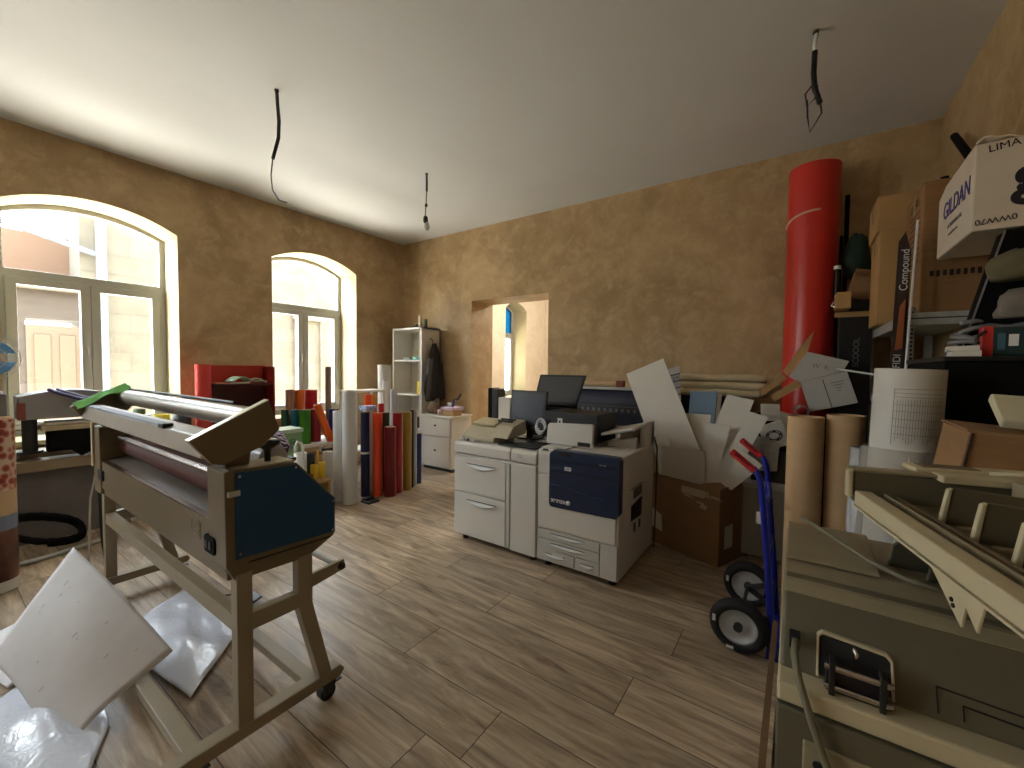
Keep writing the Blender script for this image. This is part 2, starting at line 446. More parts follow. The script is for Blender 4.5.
# back wall with door opening
DX0, DX1, DZ = -4.086, -2.757, 2.50
mb = MB()
mb.box((XL-WT, YB, 0), (DX0, YB+0.52, H)); mb.box((DX1, YB, 0), (XR+0.4, YB+0.52, H)); mb.box((DX0, YB, DZ), (DX1, YB+0.52, H))
struct(mb.build('wall_back', WALL))
struct(MB().box((XR, YF, 0), (XR+0.4, YB, H)).build('wall_right', WALL))
struct(MB().box((XL-WT, YF-0.3, 0), (XR+0.4, YF, H)).build('wall_front', WALL))
struct(MB().box((XL-WT, YF-0.3, -0.15), (XR+0.4, YB, 0)).build('floor', FLOOR))
struct(MB().box((XL-WT, YF-0.3, H), (XR+0.4, YB+0.52, H+0.2)).build('ceiling', CEIL))

# the next room seen through the doorway
Y2 = 9.6
struct(MB().box((XL-WT, YB, -0.15), (XR+0.4, Y2+0.4, 0)).build('floor_next_room', FLOOR))
struct(MB().box((XL-WT, YB+0.52, H), (XR+0.4, Y2+0.4, H+0.2)).build('ceiling_next_room', CEIL))
NR = plaster_mat('light plaster', (214, 200, 176), (226, 212, 190), (232, 220, 200))
o = wall_with_arches('wall_left_next_room', YB+0.52, Y2, [(5.75, 6.99), (7.80, 8.69)], H); o.data.materials[0] = NR
struct(MB().box((XL-WT, Y2, 0), (XR+0.4, Y2+0.4, H)).build('wall_back_next_room', NR))
struct(MB().box((-1.2, YB+0.52, 0), (-0.8, Y2, H)).build('wall_right_next_room', NR))  # out of view, set close in to bounce light
window(5, 5.75, 6.99)  # unseen window added to brighten the next room
ll = bpy.data.lights.new('next_room_fill_light', 'POINT'); ll.energy = 130; ll.color = (1.0, 0.94, 0.86); ll.shadow_soft_size = 0.06  # added lamp, out of view, brightens the next room
lo = bpy.data.objects.new('next_room_fill_light', ll); lo.location = (-3.4, 7.2, 3.22); COL.objects.link(lo)
struct(MB().cyl((-3.4, 7.2, 3.30), (-3.4, 7.2, H), 0.01, seg=8).cyl((-3.4, 7.2, 3.30), (-3.4, 7.2, 3.36), 0.03, seg=12).build('fill_light_cord', BLACK))  # cord and holder made up to go with the added lamp
window(6, 7.80, 8.69, glass_mat('teal stained glass', (0.002, 0.10, 0.15, 1), 0.05))

# ------------------------------------------------------------------ across the street
def stone_mat():
    m = bpy.data.materials.new('pale limestone'); m.use_nodes = True; nt = m.node_tree; b = nt.nodes['Principled BSDF']
    b.inputs['Roughness'].default_value = 0.9
    tc = nt.nodes.new('ShaderNodeTexCoord'); sp = nt.nodes.new('ShaderNodeSeparateXYZ'); cb = nt.nodes.new('ShaderNodeCombineXYZ')
    nt.links.new(tc.outputs['Object'], sp.inputs[0]); nt.links.new(sp.outputs['Y'], cb.inputs[0]); nt.links.new(sp.outputs['Z'], cb.inputs[1])
    br = nt.nodes.new('ShaderNodeTexBrick'); br.inputs['Scale'].default_value = 1.0
    br.inputs['Color1'].default_value = rgb(76, 71, 57); br.inputs['Color2'].default_value = rgb(70, 64, 51); br.inputs['Mortar'].default_value = rgb(55, 50, 40)
    br.inputs['Brick Width'].default_value = 0.7; br.inputs['Row Height'].default_value = 0.34; br.inputs['Mortar Size'].default_value = 0.008
    nt.links.new(cb.outputs[0], br.inputs['Vector'])
    nz = nt.nodes.new('ShaderNodeTexNoise'); nz.inputs['Scale'].default_value = 3.5; nz.inputs['Detail'].default_value = 8
    nt.links.new(cb.outputs[0], nz.inputs['Vector'])
    mx = nt.nodes.new('ShaderNodeMixRGB'); mx.blend_type = 'MULTIPLY'; mx.inputs[0].default_value = 0.5
    rp = nt.nodes.new('ShaderNodeValToRGB'); rp.color_ramp.elements[0].position = 0.35; rp.color_ramp.elements[0].color = (0.6, 0.55, 0.5, 1); rp.color_ramp.elements[1].position = 0.6
    nt.links.new(nz.outputs['Fac'], rp.inputs[0]); nt.links.new(br.outputs[0], mx.inputs[1]); nt.links.new(rp.outputs[0], mx.inputs[2])
    nt.links.new(mx.outputs[0], b.inputs['Base Color'])
    return m
STONE = stone_mat()
OLDBRICK = mat('old brick', (44, 36, 27), 0.9, var=0.25, scale=6, stretch=(1, 1, 4))
OUTWOOD = mat('pale painted wood', (66, 54, 38), 0.8)
ORANGE_W = mat('orange render', (84, 62, 44), 0.9, var=0.05, scale=2)
PIPE_W = mat('zinc pipe', (66, 73, 82), 0.5)
bt = thing('street_building', 'pale limestone house across the street seen through the windows', 'building', (-10.4, 4, 0))
MB().box((-10.8, 1.62, 0), (-10.0, 12, 5.2)).build('stone_wall', STONE, bt)
MB().box((-10.8, -5, 0), (-10.0, 1.0, 2.72)).box((-10.8, 1.0, 2.2), (-10.0, 1.62, 2.72)).build('brick_wall', OLDBRICK, bt, label='brown old brick wall')
for (ya, yb) in ((2.9, 3.6), (5.2, 5.9), (7.0, 7.7)):
    MB().box((-9.99, ya, 0.4), (-9.93, ya+0.06, 2.6)).box((-9.99, yb-0.06, 0.4), (-9.93, yb, 2.6)).box((-9.99, ya-0.05, 2.6), (-9.88, yb+0.05, 2.72)).build('window_surround', STONE, bt)
d = MB().box((-10.1, 1.0, 0), (-9.98, 1.62, 2.1)).build('wooden_door', OUTWOOD, bt)
MB().box((-9.98, 1.08, 1.0), (-9.96, 1.26, 1.95)).box((-9.98, 1.36, 1.0), (-9.96, 1.54, 1.95)).build('door_panel', OUTWOOD, d, 0.01)
MB().box((-11.6, -3, 2.72), (-11.0, 1.9, 3.75)).build('orange_wall', ORANGE_W, bt, label='orange rendered wall above the brick')
MB().box((-10.2, -5, 2.66), (-9.85, 1.62, 2.76)).build('ledge', STONE, bt)
MB().cyl((-9.85, 1.86, 0), (-9.85, 1.86, 5.1), 0.07, seg=12).build('drainpipe', PIPE_W, bt)
MB().cyl((-9.9, 0.2, 3.80), (-9.9, 1.86, 3.33), 0.045, seg=10).build('rail', PIPE_W, bt)

# ------------------------------------------------------------------ laminator
LX0, LX1 = -3.62, -1.68          # far end, near end (outer faces)
lam = thing('laminator', 'wide-format roll laminator with dark blue end panel on a wheeled beige stand', 'laminator', ((LX0+LX1)/2, 0.80, 0))
def endbars(X, s):
    """one end of the stand; X is the outer face, s points inwards"""
    xa, xb = X, X + s*0.052
    MB().prism([(0.44, 0.085), (0.42, 0.11), (0.44, 0.135), (1.075, 0.135), (1.095, 0.11), (1.075, 0.085)], 'x', xa, xb + s*0.012).build('foot_bar', FRAME, lam, 0.004)
    MB().box((xa, 0.655, 0.135), (xb, 0.71, 0.72)).build('leg', FRAME, lam, 0.003)
    MB().prism([(0.885, 0.70), (0.885, 0.49), (0.975, 0.135), (1.03, 0.135), (0.945, 0.49), (0.945, 0.70)], 'x', xa, xb).build('leg', FRAME, lam, 0.003)
    MB().box((xa+s*0.004, 0.705, 0.488), (xb-s*0.004, 0.89, 0.552)).build('cross_bar', FRAME, lam, 0.003)
    arm = MB().prism([(0.90, 0.60), (1.10, 0.615), (1.112, 0.57), (0.93, 0.545)], 'x', xa+s*0.01, xa+s*0.03).build('arm', FRAME, lam, 0.003)
    MB().cyl((xa+s*0.002, 1.085, 0.588), (xa+s*0.03, 1.085, 0.588), 0.016, seg=14).build('knob', BLACK, arm)
    for yc in (0.50, 1.02):
        c = bpy.data.objects.new('caster', None); COL.objects.link(c); c.parent = lam
        c.location = Vector((X+s*0.03, yc, 0)) - lam.location
        MB().cyl((X+s*0.012, yc, 0.036), (X+s*0.048, yc, 0.036), 0.036, seg=20).build('wheel', BLACK, c, 0.004)
        MB().prism([(yc-0.02, 0.030), (yc+0.02, 0.030), (yc+0.034, 0.084), (yc-0.03, 0.084)], 'x', X+s*0.004, X+s*0.010).prism([(yc-0.02, 0.030), (yc+0.02, 0.030), (yc+0.034, 0.084), (yc-0.03, 0.084)], 'x', X+s*0.050, X+s*0.056).box((X+s*0.004, yc-0.03, 0.078), (X+s*0.056, yc+0.034, 0.087)).build('fork', DGREY, c)
        MB().box((X+s*0.015, yc+0.03, 0.055), (X+s*0.045, yc+0.07, 0.062)).build('brake_lever', BLACK, c, 0.002)
endbars(LX1, -1); endbars(LX0, 1)
MB().box((LX0+0.05, 0.66, 0.488), (LX1-0.05, 0.705, 0.552)).build('rail', FRAME, lam, 0.003)
MB().box((LX0+0.06, 0.50, 0.09), (LX1-0.064, 0.555, 0.13)).build('rail', FRAME, lam, 0.003)
MB().box((LX0+0.06, 0.93, 0.09), (LX1-0.064, 0.985, 0.13)).build('rail', FRAME, lam, 0.003)
MB().cyl((LX0+0.03, 1.085, 0.588), (LX1-0.03, 1.085, 0.588), 0.015, seg=16).build('take_up_shaft', ALU, lam)
# near end housing
e1 = MB().prism([(0.625, 0.76), (0.655, 0.70), (0.93, 0.69), (1.045, 0.745), (1.055, 0.76), (1.055, 0.912), (0.885, 1.10), (0.64, 1.115), (0.622, 1.11)], 'x', LX1-0.16, LX1-0.006).build('end_housing', FRAME_D, lam, 0.004)
MB().prism([(0.655, 0.782), (1.043, 0.765), (1.045, 0.912), (0.880, 1.092), (0.655, 1.105)], 'x', LX1-0.008, LX1+0.002).build('side_panel', BLUEP, e1, 0.001)
MB().prism([(0.70, 0.752), (1.03, 0.742), (1.03, 0.748), (0.70, 0.758)], 'x', LX1-0.007, LX1-0.0045).build('vent_slot', DARKGAP, e1)
MB().box((LX1-0.14, 0.645, 1.106), (LX1-0.012, 0.875, 1.114), Matrix.Rotation(0, 4, 'X')).build('top_cover', BEIGE_L, e1, 0.002)
sk = [(0.668, 1.09), (0.875, 1.083), (1.037, 0.905), (1.035, 0.775), (0.668, 0.80)]
for (yy, zz) in sk: MB().cyl((LX1, yy, zz), (LX1+0.005, yy, zz), 0.005, seg=10).build('screw', STEEL, e1)
MB().box((LX1, 0.628, 1.02), (LX1+0.012, 0.668, 1.04)).build('catch', LGREY, e1, 0.002)
kn = MB().lathe([(0.012, 0), (0.012, 0.05), (0.02, 0.06), (0.045, 0.075), (0.048, 0.09), (0.03, 0.098)], (LX1-0.07, 0.80, 1.105)).build('hand_knob', BLACKG, lam)
# far end housing
MB().prism([(0.625, 0.70), (0.93, 0.69), (1.045, 0.745), (1.055, 0.912), (0.885, 1.10), (0.622, 1.11)], 'x', LX0, LX0+0.15).build('end_housing', FRAME_D, lam, 0.004)
MB().box((LX0+0.0, 0.612, 0.86), (LX0+0.03, 0.628, 1.13)).build('edge_plate', BEIGE_L, lam, 0.002)
# front apron with plates
ap = MB().box((LX0+0.02, 0.632, 0.735), (LX1-0.03, 0.66, 0.905)).build('front_apron', FRAME_D, lam, 0.004)
MB().box((LX0+0.02, 0.640, 0.695), (LX1-0.04, 0.72, 0.738)).build('lower_lip', FRAME_D, ap, 0.003)
MB().box((LX0+0.02, 0.628, 0.905), (LX1-0.03, 0.652, 0.911)).build('edge_strip', STEEL, ap)
MB().box((-3.52, 0.620, 0.79), (-3.42, 0.634, 0.85)).build('socket', BLACK, ap, 0.003)
cw = MB().prism([(-1.87, 0.79), (-1.86, 0.782), (-1.785, 0.782), (-1.775, 0.79), (-1.775, 0.84), (-1.785, 0.848), (-1.86, 0.848), (-1.87, 0.84)], 'y', 0.618, 0.634).build('switch_plate', BLACKM, ap, 0.002)
MB().box((-1.855, 0.614, 0.80), (-1.83, 0.6175, 0.83)).box((-1.82, 0.614, 0.80), (-1.795, 0.6175, 0.83)).build('rocker', BLACK, cw, 0.003)
# worn paper label with an outline of a little house
ST = mat('worn label grey', (150, 138, 118), 0.6)
M_ = frame_M((-1.99, 0.6315, 0.845), (1, 0, 0), (0, 0, 1))
mb = MB()
for (p, q) in (((-.045, -.025), (-.045, .03)), ((-.045, .03), (-.02, .02)), ((-.02, .02), (.02, .032)), ((.02, .032), (.045, .02)), ((.045, .02), (.045, -.04)), ((-.045, -.025), (-.02, -.03)), ((-.02, -.03), (.045, -.04)), ((-.02, -.015), (.03, -.018))):
    mb.tube([M_ @ Vector((p[0], p[1], 0)), M_ @ Vector((q[0], q[1], 0))], 0.0022, seg=5)
mb.build('worn_label', ST, ap)
# table, rollers, guide bars
MB().prism([(0.655, 0.895), (0.655, 0.905), (0.80, 0.925), (0.80, 0.915)], 'x', LX0+0.15, LX1-0.16).build('feed_table', mat('worn table', (116, 108, 98), 0.45), lam)
MB().cyl((LX0+0.14, 0.775, 0.985), (LX1-0.15, 0.775, 0.972), 0.062, seg=32).build('lower_roller', RUBR, lam)
MB().cyl((LX0+0.14, 0.86, 1.10), (LX1-0.15, 0.86, 1.10), 0.06, seg=32).build('upper_roller', mat('silicone roller', (190, 186, 190), 0.3), lam)
MB().prism([(0.69, 1.046), (0.698, 1.062), (0.712, 1.060), (0.704, 1.042)], 'x', LX0+0.12, LX1-0.14).build('guide_bar', STEEL, lam, 0.003)
MB().prism([(0.72, 1.015), (0.72, 1.035), (0.735, 1.035), (0.735, 1.015)], 'x', LX0+0.12, LX1-0.14).build('guard_bar', FRAME_D, lam)
MB().box((LX0+0.10, 0.95, 0.78), (LX1-0.15, 1.0, 1.0)).build('back_plate', FRAME_D, lam)
# tilted head
mt = [(0.525, 1.235), (0.785, 1.362), (0.825, 1.245), (0.77, 1.19), (0.63, 1.135), (0.59, 1.147)]
def headplate(x0, x1):
    h_ = MB().prism(mt, 'x', x0, x1).build('head_plate', FRAME_D, lam, 0.003)
    v = Vector((0, 0.26, 0.127)); n = Vector((0, -0.127, 0.26)).normalized()*0.004
    a = Vector((x0, 0.525, 1.235)) + n*0.4; 
    MB().slab([Vector((x0, 0.525, 1.235))+n*.2, Vector((x1, 0.525, 1.235))+n*.2, Vector((x1, 0.785, 1.362))+n*.2, Vector((x0, 0.785, 1.362))+n*.2], 0.003, n.normalized()).build('edge_strip', mat('satin highlight', (224, 220, 208), 0.35, 0.6), h_)  # highlight along the plate's top edge, put in as a pale metal strip
headplate(LX1-0.055, LX1-0.02); headplate(LX0+0.02, LX0+0.055)
MB().cyl((LX0+0.05, 0.765, 1.285), (LX1-0.05, 0.765, 1.285), 0.045, seg=28).build('unwind_tube', ALU, lam)
MB().cyl((LX0+0.05, 0.775, 1.337), (LX1-0.30, 0.775, 1.337), 0.007, seg=8).build('slitter_rail', BLACK, lam)
fb = MB().prism([(0.565, 1.165), (0.585, 1.235), (0.64, 1.25), (0.655, 1.19), (0.62, 1.155)], 'x', LX0+0.05, LX1-0.05).build('front_beam', FRAME, lam, 0.005)
MB().prism([(0.578, 1.236), (0.584, 1.245), (0.612, 1.25), (0.61, 1.24)], 'x', LX0+0.12, LX1-0.50).build('groove_strip', DGREY, fb, 0.002)
MB().box((LX1-0.53, 0.575, 1.232), (LX1-0.47, 0.612, 1.252)).build('slitter_block', BLACK, fb, 0.003)
for x in (LX1-0.12, LX0+0.06):
    MB().prism([(0.645, 1.10), (0.73, 1.10), (0.745, 1.20), (0.66, 1.18)], 'x', x, x+0.05).build('head_support', FRAME_D, lam, 0.003)
MB().cyl((-3.35, 0.70, 0.66), (-3.35, 0.70, 0.70), 0.03, seg=16).build('emergency_button', BLACK, lam)
# green cloth on the far head plate
gc = MB().grid(lambda u, v: Vector((LX0+0.02+0.11*v + 0.01*math.sin(9*u), 0.535+0.24*u - 0.006*math.sin(6*v), 1.247+0.118*u + 0.006 - 0.035*max(0, v-0.35)*(1+0.4*math.sin(9*u)) + 0.002*math.sin(15*u+5*v))), 20, 12)
tag(gc.build('green_cloth', mat('green microfibre', (118, 190, 104), 0.9, var=0.1, scale=20), None, solid=0.004), 'crumpled green cleaning cloth lying on the laminator head', 'cloth')
# foot pedal
pd = thing('foot_pedal', 'small grey foot pedal with black cord on the floor under the laminator', 'pedal', (-2.70, 1.12, 0))
MB().box((-2.76, 1.06, 0.0), (-2.64, 1.18, 0.045)).build('base', MGREY, pd, 0.006)
MB().slab([(-2.755, 1.05, 0.05), (-2.645, 1.05, 0.05), (-2.645, 1.17, 0.085), (-2.755, 1.17, 0.085)], 0.012).build('treadle', BLACK, pd, 0.003)
MB().tube([(-2.76, 1.12, 0.03), (-2.86, 1.15, 0.05), (-2.98, 1.10, 0.02), (-3.10, 1.02, 0.008), (-3.22, 0.98, 0.008)], 0.005).build('cord', BLACK, pd)

# ------------------------------------------------------------------ sheets and film on the floor, lower left
SHEET = mat('translucent paper', (208, 206, 208), 0.55, var=0.04, scale=9, stretch=(1, 1, 1))
FILM = film_mat('milky film', (226, 232, 246), 0.93, 0.22)
SMEAR = mat('grey smear', (168, 160, 154), 0.7)
def bil(P, u, v, bend=0.0, nrm=Vector((0, 0, 1))):
    a = P[0].lerp(P[1], u); b = P[3].lerp(P[2], u); return a.lerp(b, v) + nrm * bend * math.sin(math.pi*u) * math.sin(math.pi*v)
P = [Vector(p) for p in ((-3.11, 0.45, 0.53), (-2.26, 0.625, 0.215), (-2.33, 0.29, 0.04), (-3.05, 0.16, 0.10))]
def sheet(u, v):
    p = bil(P, u, v, 0.04, Vector((0.4, -0.6, 0.6)))
    p.z += 0.02*math.sin(3*u+2*v) + 0.035*max(0, v-0.7)*math.sin(5*u)*2
    if v > 0.6 and u > 0.55: p.z -= 0.15*(v-0.6)*(u-0.55)
    return p
sh = MB().grid(sheet, 26, 26).build('paper_sheet', SHEET, None, solid=0.002)
tag(sh, 'large off-white backing sheet propped up to a peak beside the laminator', 'paper')
for i in range(13):
    u, v = 0.12+0.76*random.random(), 0.15+0.72*random.random()
    pts = [sheet(u, v + k*0.016) + Vector((0.003, -0.003, 0.004)) for k in range(4)]
    MB().tube(pts[:2+i % 3], 0.0013, seg=4).build('smear_mark', SMEAR, sh)
def film(name, label, pts, z, amp, seed, m=FILM, n=26):
    rnd = random.Random(seed); ph = [rnd.random()*6 for _ in range(6)]
    Q = [Vector((p[0], p[1], 0)) for p in pts]
    def f(u, v):
        p = bil(Q, u, v); w = math.sin(5*u+ph[0]+3*v)+math.sin(8*v+ph[1]-2*u)+0.6*math.sin(13*u+ph[2])*math.sin(11*v+ph[3])
        p.z = z + amp*(0.5 + 0.25*w + 0.2) * (0.35+math.sin(math.pi*u)*math.sin(math.pi*v)) ; p.z = max(z, p.z); return p
    return tag(MB().grid(f, n, n).build(name, m, None, solid=0.0015), label, 'plastic film')
film('film_sheet', 'blue-white crumpled plastic film on the floor under the laminator', [(-3.30, 0.98), (-2.58, 1.04), (-2.18, 0.66), (-3.0, 0.56)], 0.004, 0.05, 3)
film('film_sheet', 'white glossy film flat on the floor at the bottom left corner', [(-3.15, 0.50), (-2.30, 0.42), (-2.02, 0.30), (-2.6, -0.1)], 0.006, 0.03, 5)
film('film_sheet', 'rumpled pale film at the left frame edge behind the propped sheet', [(-3.52, 0.42), (-3.02, 0.50), (-2.9, 0.2), (-3.6, 0.05)], 0.004, 0.10, 8, SHEET)

# ------------------------------------------------------------------ worktop under the first window and what stands on it
WTOP = mat('worktop', (150, 136, 112), 0.5, var=0.08, scale=5, stretch=(3, 1, 1))
GREYW = mat('grey panel', (112, 108, 106), 0.8, var=0.12, scale=6, bump=0.1)
wk = thing('worktop_bench', 'low bench with grey front panel and worn wooden top under the large window', 'bench', (-5.38, 0.3, 0))
MB().box((-5.60, -0.9, 0), (-5.18, 1.02, 0.60)).build('grey_panel', GREYW, wk, 0.003)
MB().box((-5.60, -0.9, 0.60), (-5.12, 1.06, 0.69)).build('worktop', WTOP, wk, 0.006)
MB().box((-5.60, -0.9, 0.69), (-5.30, 1.06, 0.74)).build('rear_ledge', WTOP, wk, 0.004)
MB().box((-5.60, 1.04, 0.0), (-5.22, 1.10, 0.62)).build('end_panel', LGREY, wk, 0.003)
cb = thing('low_cabinet', 'low white cabinet against the window wall seen under the laminator', 'cabinet', (-5.40, 1.42, 0))
MB().box((-5.60, 1.14, 0.0), (-5.18, 1.72, 0.60)).build('body', WHITE, cb, 0.004)
MB().box((-5.18, 1.16, 0.06), (-5.165, 1.425, 0.57)).build('door', WHITE, cb, 0.003); MB().box((-5.18, 1.435, 0.06), (-5.165, 1.70, 0.57)).build('door', WHITE, cb, 0.003)
hose = thing('suction_hose', 'coiled black ribbed hose lying against the grey bench', 'hose', (-5.0, 0.62, 0))
pts = []
for i in range(70):
    a = i/69*2*math.pi*1.7; r = 0.22+0.012*math.sin(a*3)
    pts.append((-4.93+0.12*math.cos(a)*1.0, 0.56+r*math.sin(a), 0.05 + 0.10*(1+math.cos(a+2.4)) + 0.03*i/69))
MB().tube(pts, [0.024+0.003*(i % 2) for i in range(70)], seg=10).build('hose', BLACKM, hose)
MB().cyl(pts[-1], (pts[-1][0]+0.02, pts[-1][1]-0.10, pts[-1][2]-0.02), 0.032, seg=12).build('cuff', BLACK, hose)
tag(MB().tube([(-4.62, 0.25, 0.018), (-4.68, 0.6, 0.018), (-4.85, 1.0, 0.018)], 0.017, seg=10).build('metal_pipe', LGREY), 'thin grey pipe lying on the floor before the coiled hose', 'pipe')
for k, (x, y, lab) in enumerate(((-4.55, 0.86, 'thick black cable hanging from the far end of the laminator'), (-4.2, 0.84, 'thin grey cable hanging from the far end of the laminator'))):
    tag(MB().tube([(-3.63, 0.70, 1.0-0.10*k), (-3.72-0.03*k, 0.68, 0.995-0.11*k), (-3.80-0.03*k, 0.68, 0.95-0.12*k), (-3.82-0.02*k, 0.68-0.04*k, 0.6), (-3.83-0.02*k, 0.69-0.06*k, 0.3), (-3.86, 0.72-0.1*k, 0.03), (-4.1, 0.76-0.14*k, 0.012), (x, y-0.18*k, 0.012)], 0.009-0.003*k, seg=8).build('power_cable', BLACK if k == 0 else LGREY), lab, 'cable')
# heat press on the bench
hp = thing('heat_press', 'grey heat press with arched hood and dark pad standing under the window', 'heat press', (-5.30, 0.70, 0.74))
def hp_hood(y0, y1):
    mb = MB(); n = 12; top = []
    for i in range(n+1):
        u = i/n; top.append((y0+(y1-y0)*u, 1.175+0.095*math.sin(math.pi*(0.15+0.75*u))))
    mb.prism([(y0, 1.03)] + top + [(y1, 1.06), (y1, 1.03)], 'x', -5.42, -5.14); return mb
hood = hp_hood(0.46, 1.10).build('hood', mat('hood grey', (158, 158, 160), 0.45), hp, 0.006)
MB().box((-5.15, 0.455, 1.035), (-5.132, 0.50, 1.17)).build('red_end_cap', mat('rust red plastic', (140, 76, 62), 0.6), hood)
MB().cyl((-5.26, 0.53, 0.74), (-5.26, 0.53, 1.04), 0.045, seg=20).build('post', DGREY, hp)
MB().cyl((-5.26, 0.53, 0.742), (-5.26, 0.53, 0.76), 0.075, seg=20).build('post_base', DGREY, hp)
MB().box((-5.38, 0.58, 0.93), (-5.10, 1.06, 0.975)).build('platen', BEIGE_L, hp, 0.006)
MB().box((-5.29, 0.62, 0.742), (-5.20, 1.02, 0.93)).build('pedestal', BLACKM, hp, 0.004)
tag(MB().slab([(-5.36, 0.62, 0.977), (-5.12, 0.60, 0.977), (-5.10, 0.92, 0.977), (-5.34, 0.95, 0.977)], 0.02).build('paper_stack', PAPER, None, 0.003), 'white sheets lying on the platen of the heat press', 'paper')
bc = MB()
bc.add([(-5.095, 0.62, 0.925), (-5.095, 1.05, 0.925), (-5.085, 1.05, 0.83), (-5.08, 0.92, 0.76), (-5.075, 0.80, 0.70), (-5.08, 0.72, 0.78), (-5.085, 0.62, 0.80)], [tuple(range(7))])
tag(bc.build('black_cloth', BLACKM, None, solid=0.006), 'black cloth hanging in a point from the heat press', 'cloth')
pb = thing('press_handle', 'purple padded lever handle rising from the heat press', 'handle', (-5.1, 0.80, 1.15))
PURP = mat('purple grip', (54, 44, 100), 0.4)
for dy in (0.0, 0.05):
    MB().tube([(-5.15, 0.63+dy, 1.275), (-5.10, 0.68+dy, 1.245), (-5.04, 0.78+dy, 1.20), (-4.98, 0.90+dy, 1.16), (-4.96, 0.98+dy, 1.15)], 0.015).build('lever', PURP, pb)
MB().tube([(-4.96, 0.96, 1.15), (-5.14, 1.0, 1.14)], 0.015).build('pivot', DGREY, pb)
fn = thing('desk_fan', 'blue-bladed desk fan in a wire guard at the left edge by the window', 'fan', (-5.1, 0.33, 1.27))
FB = mat('blue fan blade', (96, 160, 214), 0.3)
fc = Vector((-5.08, 0.315, 1.53))
for k in range(3):
    a0 = k*2*math.pi/3 + 0.5
    MB().grid(lambda u, v: fc + Vector((0.02*math.sin(3*v-1.2), (0.03+0.11*u)*math.sin(a0+(v-0.5)*1.5*(0.6+0.5*u)), (0.03+0.11*u)*math.cos(a0+(v-0.5)*1.5*(0.6+0.5*u)))), 8, 10).build('blade', FB, fn, solid=0.004)
MB().cyl(fc-Vector((0.03, 0, 0)), fc+Vector((0.03, 0, 0)), 0.03, seg=16).build('hub', FB, fn)
mb = MB()
for rr, xx in ((0.165, 0.0), (0.14, 0.045), (0.09, 0.06), (0.14, -0.045)):
    mb.tube([fc+Vector((xx, rr*math.sin(a*math.pi/16), rr*math.cos(a*math.pi/16))) for a in range(33)], 0.0035, seg=5)
for k in range(12):
    a = k*math.pi/6
    mb.tube([fc+Vector((0.06, 0.03*math.sin(a), 0.03*math.cos(a))), fc+Vector((0.045, 0.14*math.sin(a), 0.14*math.cos(a))), fc+Vector((0, 0.165*math.sin(a), 0.165*math.cos(a)))], 0.002, seg=4)
mb.build('wire_guard', LGREY, fn)
MB().cyl((-5.09, 0.315, 1.27), (-5.09, 0.315, 1.40), 0.014, seg=10).cyl((-5.09, 0.315, 1.255), (-5.09, 0.315, 1.275), 0.07, seg=20).build('stand', LGREY, fn)
gb = thing('grey_machine_box', 'grey metal housing on a beige base under the desk fan', 'machine', (-5.2, 0.30, 0.69))
MB().box((-5.27, 0.13, 1.0), (-5.02, 0.395, 1.255)).build('housing', MGREY, gb, 0.006)
MB().box((-5.285, 0.10, 0.74), (-5.0, 0.405, 1.0)).build('base', BEIGE_L, gb, 0.006)
